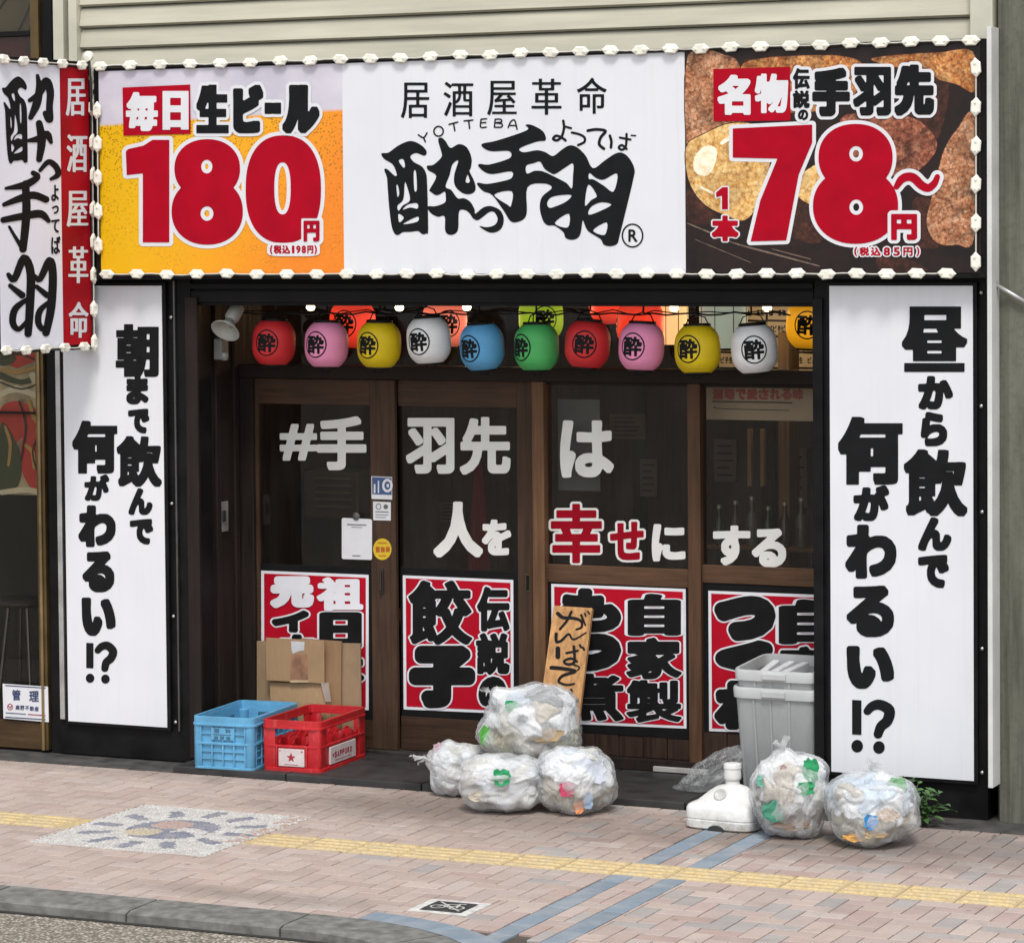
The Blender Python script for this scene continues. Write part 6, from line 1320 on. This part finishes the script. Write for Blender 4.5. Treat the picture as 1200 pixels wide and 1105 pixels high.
c = t.mix(t.math('MULTIPLY', t.mapr(gr.outputs[2], .03, .12, 1, 0), t.mapr(t.noise(t.obj(), 14, 6, .7), .42, .62, 0, .7), True), c, (.28, .26, .22)); t.bsdf(c, .38, 0, t.bump(n, .05, .004)); TANK = t.m
def shift(P): return [(x+fbx, y+fby, z) for x, y, z in P]
def slab(a, b, z, k=0): return shift(sq_ring(a, b, z, 6.))
mb = MB(); R_ = [(.195, .165, .004), (.205, .175, .012), (.207, .177, .05), (.204, .174, .054), (.204, .174, .058), (.207, .177, .062), (.205, .175, .112), (.196, .166, .128), (.182, .152, .136)]
rings = [slab(a, b, z) for a, b, z in R_]
for (a, b, z, oy, pp_) in [(.168, .134, .142, .006, 4), (.145, .115, .165, .012, 3.2), (.118, .09, .19, .02, 2.6), (.085, .066, .212, .03, 2.2), (.04, .04, .224, .036, 2), (.036, .036, .26, .036, 2)]: rings.append(shift([(x, y+oy, z_) for x, y, z_ in sq_ring(a, b, z, pp_)]))
loft(mb, rings); tk = mb.build('tank', TANK, fb_, True)
MB().lathe([(.03, .25), (.045, .252), (.048, .258), (.048, .27), (.046, .31), (.050, .314), (.048, .335), (.040, .34), (.02, .341)], 28, (fbx, fby+.036, 0)).build('cap', TANK, tk, True)
hb = MB(); hb.lathe([(.004, 0), (.034, .001), (.036, .006), (.028, .010), (.02, -.004), (.004, -.006)], 22, (0, 0, 0), Matrix.Translation((fbx-.015, fby-.088, .182)) @ Matrix.Rotation(math.radians(52), 4, 'X')); hb.build('filler_recess', mat('tank_recess', (.52, .52, .50), .45), tk, 'all')
nb_ = [shift([(.05*math.cos(q), -.1785, .004+.028*math.sin(q))])[0] for q in np.linspace(0, math.pi, 12)]
MB().add(nb_, [tuple(range(12))]).build('notch', mat('notch_dark', (.03, .03, .03), .8), tk)
fb_.rotation_euler = (0, 0, math.radians(-5))

# grey nested bins in the recess
t = NT('grey_bin_plastic'); n = t.noise(t.mapping(t.obj(), (1, 1, .4)), 6, 6, .7); c = t.ramp(n, [(.3, (.29, .30, .30)), (.7, (.38, .39, .39))]); t.bsdf(c, .42, 0, t.bump(t.noise(t.obj(), 50, 3), .05, .002)); BIN = t.m
t = NT('pale_bin_rim'); t.bsdf(t.ramp(t.noise(t.obj(), 8, 4), [(.3, (.42, .43, .43)), (.7, (.50, .51, .51))]), .4); RIM = t.m
BX, BY = 1.632, .30
def bin_(label, z0, h, top=(.262, .285), tap=.86, fill=True):
    r = empty('waste_bin', (BX, BY, z0), label, 'bin', 'grey nested waste bins')
    def rg(a, b, z): return [(x+BX, y+BY, zz) for x, y, zz in sq_ring(a, b, z, 9., 56)]
    A_, B_ = top; mb = MB(); e = .006
    loft(mb, [rg(A_*tap*.97, B_*tap*.97, z0+.001), rg(A_*tap, B_*tap, z0+.012), rg(A_*.955, B_*.955, z0+h-.06), rg(A_*.955-e, B_*.955-e, z0+h-.06), rg(A_*tap-e, B_*tap-e, z0+.02)], False)
    n_ = 56; mb.add(rg(A_*tap-e, B_*tap-e, z0+.02), [tuple(range(n_))])
    for sx_ in (-.5, -.1, .35):
        for s in (-1,): mb.add([(BX+sx_*A_*k_*1.0+dx, BY+s*B_*k_*1.0+s*.006*(1 if dx else 1), z) for k_, z in ((tap, z0+.05), (.955, z0+h-.06)) for dx in (-.006, .006)], [(0, 1, 3, 2)])
    mb.build('bin_body', BIN, r, True)
    mb = MB(); loft(mb, [rg(A_*.95, B_*.95, z0+h-.062), rg(A_, B_, z0+h-.06), rg(A_*1.01, B_*1.01, z0+h-.01), rg(A_*.995, B_*.995, z0+h), rg(A_*.93, B_*.93, z0+h), rg(A_*.92, B_*.92, z0+h-.062)], False); mb.build('rim', RIM, r, True)
    for sx_ in (0,): MB().box(BX-.07, BX+.07, BY-B_*1.01-.012, BY-B_*1.01+.004, z0+h-.05, z0+h-.012, .005).build('grip', RIM, r)
    r.rotation_euler = (math.radians(2.5), 0, 0)
    return r
bin_('taller lower grey plastic bin, the one standing on the step and holding another', ZS+.006, .63); bin_('upper grey plastic bin nested in the lower one, with pale pieces inside', ZS+.20, .535, (.255, .278))
zr = ZS+.2+.535
for i, (dx, dy, rz_, rx_, lab) in enumerate([(-.10, -.12, 20, -28, 'pale folded plastic piece in the upper bin, leftmost'), (-.03, -.10, 12, -24, 'pale folded plastic piece in the upper bin, middle'), (.04, -.08, 8, -20, 'pale folded plastic piece in the upper bin, rightmost')]):
    o = tag(MB().box(-.022, .022, -.13, .13, -.03, .03, .008).build('plastic_scrap', mat('pale_scrap', (.62, .63, .65), .4, .1, 8)), lab, 'plastic piece', 'pale plastic pieces in the bin'); o.location = (BX+dx-.03, BY+dy+.06, zr-.055-i*.0); o.rotation_euler = (math.radians(-rx_*.5), 0, math.radians(rz_-28))
# crumpled clear bag in the corner by the bin
rnd = random.Random(11); bm = bmesh.new(); bmesh.ops.create_icosphere(bm, subdivisions=5, radius=1); cb = Vector(onY(838, 918, .12)); cb.z = .145
for q in bm.verts:
    d = q.co.normalized(); rr = 1+.30*noise.noise(d*1.7+Vector((5, 2, 1)))+.16*(1-2*abs(noise.noise(d*2.6+Vector((3, 1, 4)))))+.05*(1-2*abs(noise.noise(d*6)))
    q.co = cb+Vector((d.x*.19*rr, d.y*.14*rr, d.z*.095*rr+.11*d.x)); q.co.z = max(q.co.z, ZS+.004)
cbag = empty('clear_plastic_bag', (cb.x, cb.y, ZS), 'crumpled clear plastic bag lying between the white stand base and the grey bins', 'plastic bag')
MB().bm(bm).build('bag_film', film('grey_clear_film', .17, (.85, .87, .88)), cbag, 'all')

# weeds behind the rightmost bag
wp = onZ(1078, 966, 0); pl_ = empty('weed_plant', (wp[0], -.22, 0), 'green leafy weed at the foot of the black wall, behind the rightmost garbage bag', 'plant')
t = NT('weed_leaf'); a = t.n('ShaderNodeAttribute'); a.attribute_name = 'col'; t.bsdf(t.mix(t.mapr(t.noise(t.obj(), 30, 3), .4, .7, 0, .4), a.outputs['Color'], (.02, .05, .012)), .5); LEAF = t.m
mb = MB(); sm_ = MB(); rnd = random.Random(3); base = Vector((wp[0]-.07, -.24, .003))
for i in range(34):
    a = rnd.uniform(0, 6.28); l = rnd.uniform(.08, .27); up = rnd.uniform(.25, 1.6); d = Vector((math.cos(a)+.35, math.sin(a)*.55-.25, up)).normalized(); tip = base+d*l; tip.z = max(tip.z, .03); mid = (base+tip)/2+Vector((0, 0, .03)); sm_.tube([base, mid, tip], .0025, 5)
    for j in range(7):
        s = .3+.7*j/6; c = base*(1-s)+tip*s+Vector((0, 0, .03*math.sin(math.pi*s))); a2 = rnd.uniform(0, 6.28); ld = (d*.5+Vector((math.cos(a2), math.sin(a2), rnd.uniform(-.3, .5)))).normalized(); ll = rnd.uniform(.04, .085); wd_ = ll*rnd.uniform(.16, .26); sd = ld.cross(Vector((rnd.uniform(-.4, .4), rnd.uniform(-.4, .4), 1))).normalized()
        k_ = rnd.uniform(.6, 1.5); col = (.055*k_, .135*k_, .03*k_)
        P = [c, c+ld*ll*.35+sd*wd_, c+ld*ll*.75+sd*wd_*.7-Vector((0, 0, .006)), c+ld*ll-Vector((0, 0, .018)), c+ld*ll*.75-sd*wd_*.7-Vector((0, 0, .006)), c+ld*ll*.35-sd*wd_, c+ld*ll*.5-Vector((0, 0, .004))]
        for p_ in P: p_.z = max(p_.z, .004)
        mb.add(P, [(0, 1, 6), (1, 2, 6), (2, 3, 6), (3, 4, 6), (4, 5, 6), (5, 0, 6)], col)
mb.build('leaf', LEAF, pl_); sm_.build('stem', mat('weed_stem', (.05, .09, .03), .6), pl_)
# small litter and dead leaves on the pavement
mb = MB(); rnd = random.Random(9)
for i in range(90):
    x = rnd.uniform(-4, 3.6); y = -.32-abs(rnd.gauss(0, .12)) if rnd.random() < .6 else rnd.uniform(-3.4, -.4); c = Vector((x, y, .004)); s = rnd.uniform(.004, .013); a = rnd.uniform(0, 6.28); k_ = rnd.uniform(.5, 1.2)
    col = rnd.choice([(.10*k_, .075*k_, .05*k_), (.06*k_, .05*k_, .04*k_), (.30*k_, .27*k_, .22*k_)])
    P = [c+Vector((math.cos(a+q)*s*f, math.sin(a+q)*s*f*.6, rnd.uniform(0, .004))) for q, f in ((0, 1), (1.4, .8), (3.1, 1.1), (4.6, .7))]; mb.add(P, [(0, 1, 2, 3)], col)
tag(mb.build('ground_litter', colattr('litter', .8)), 'fine dry litter and grit scattered along the pavement edge', 'litter', kind='stuff')

for o in bpy.data.objects:
    if '_o' in o: del o['_o']
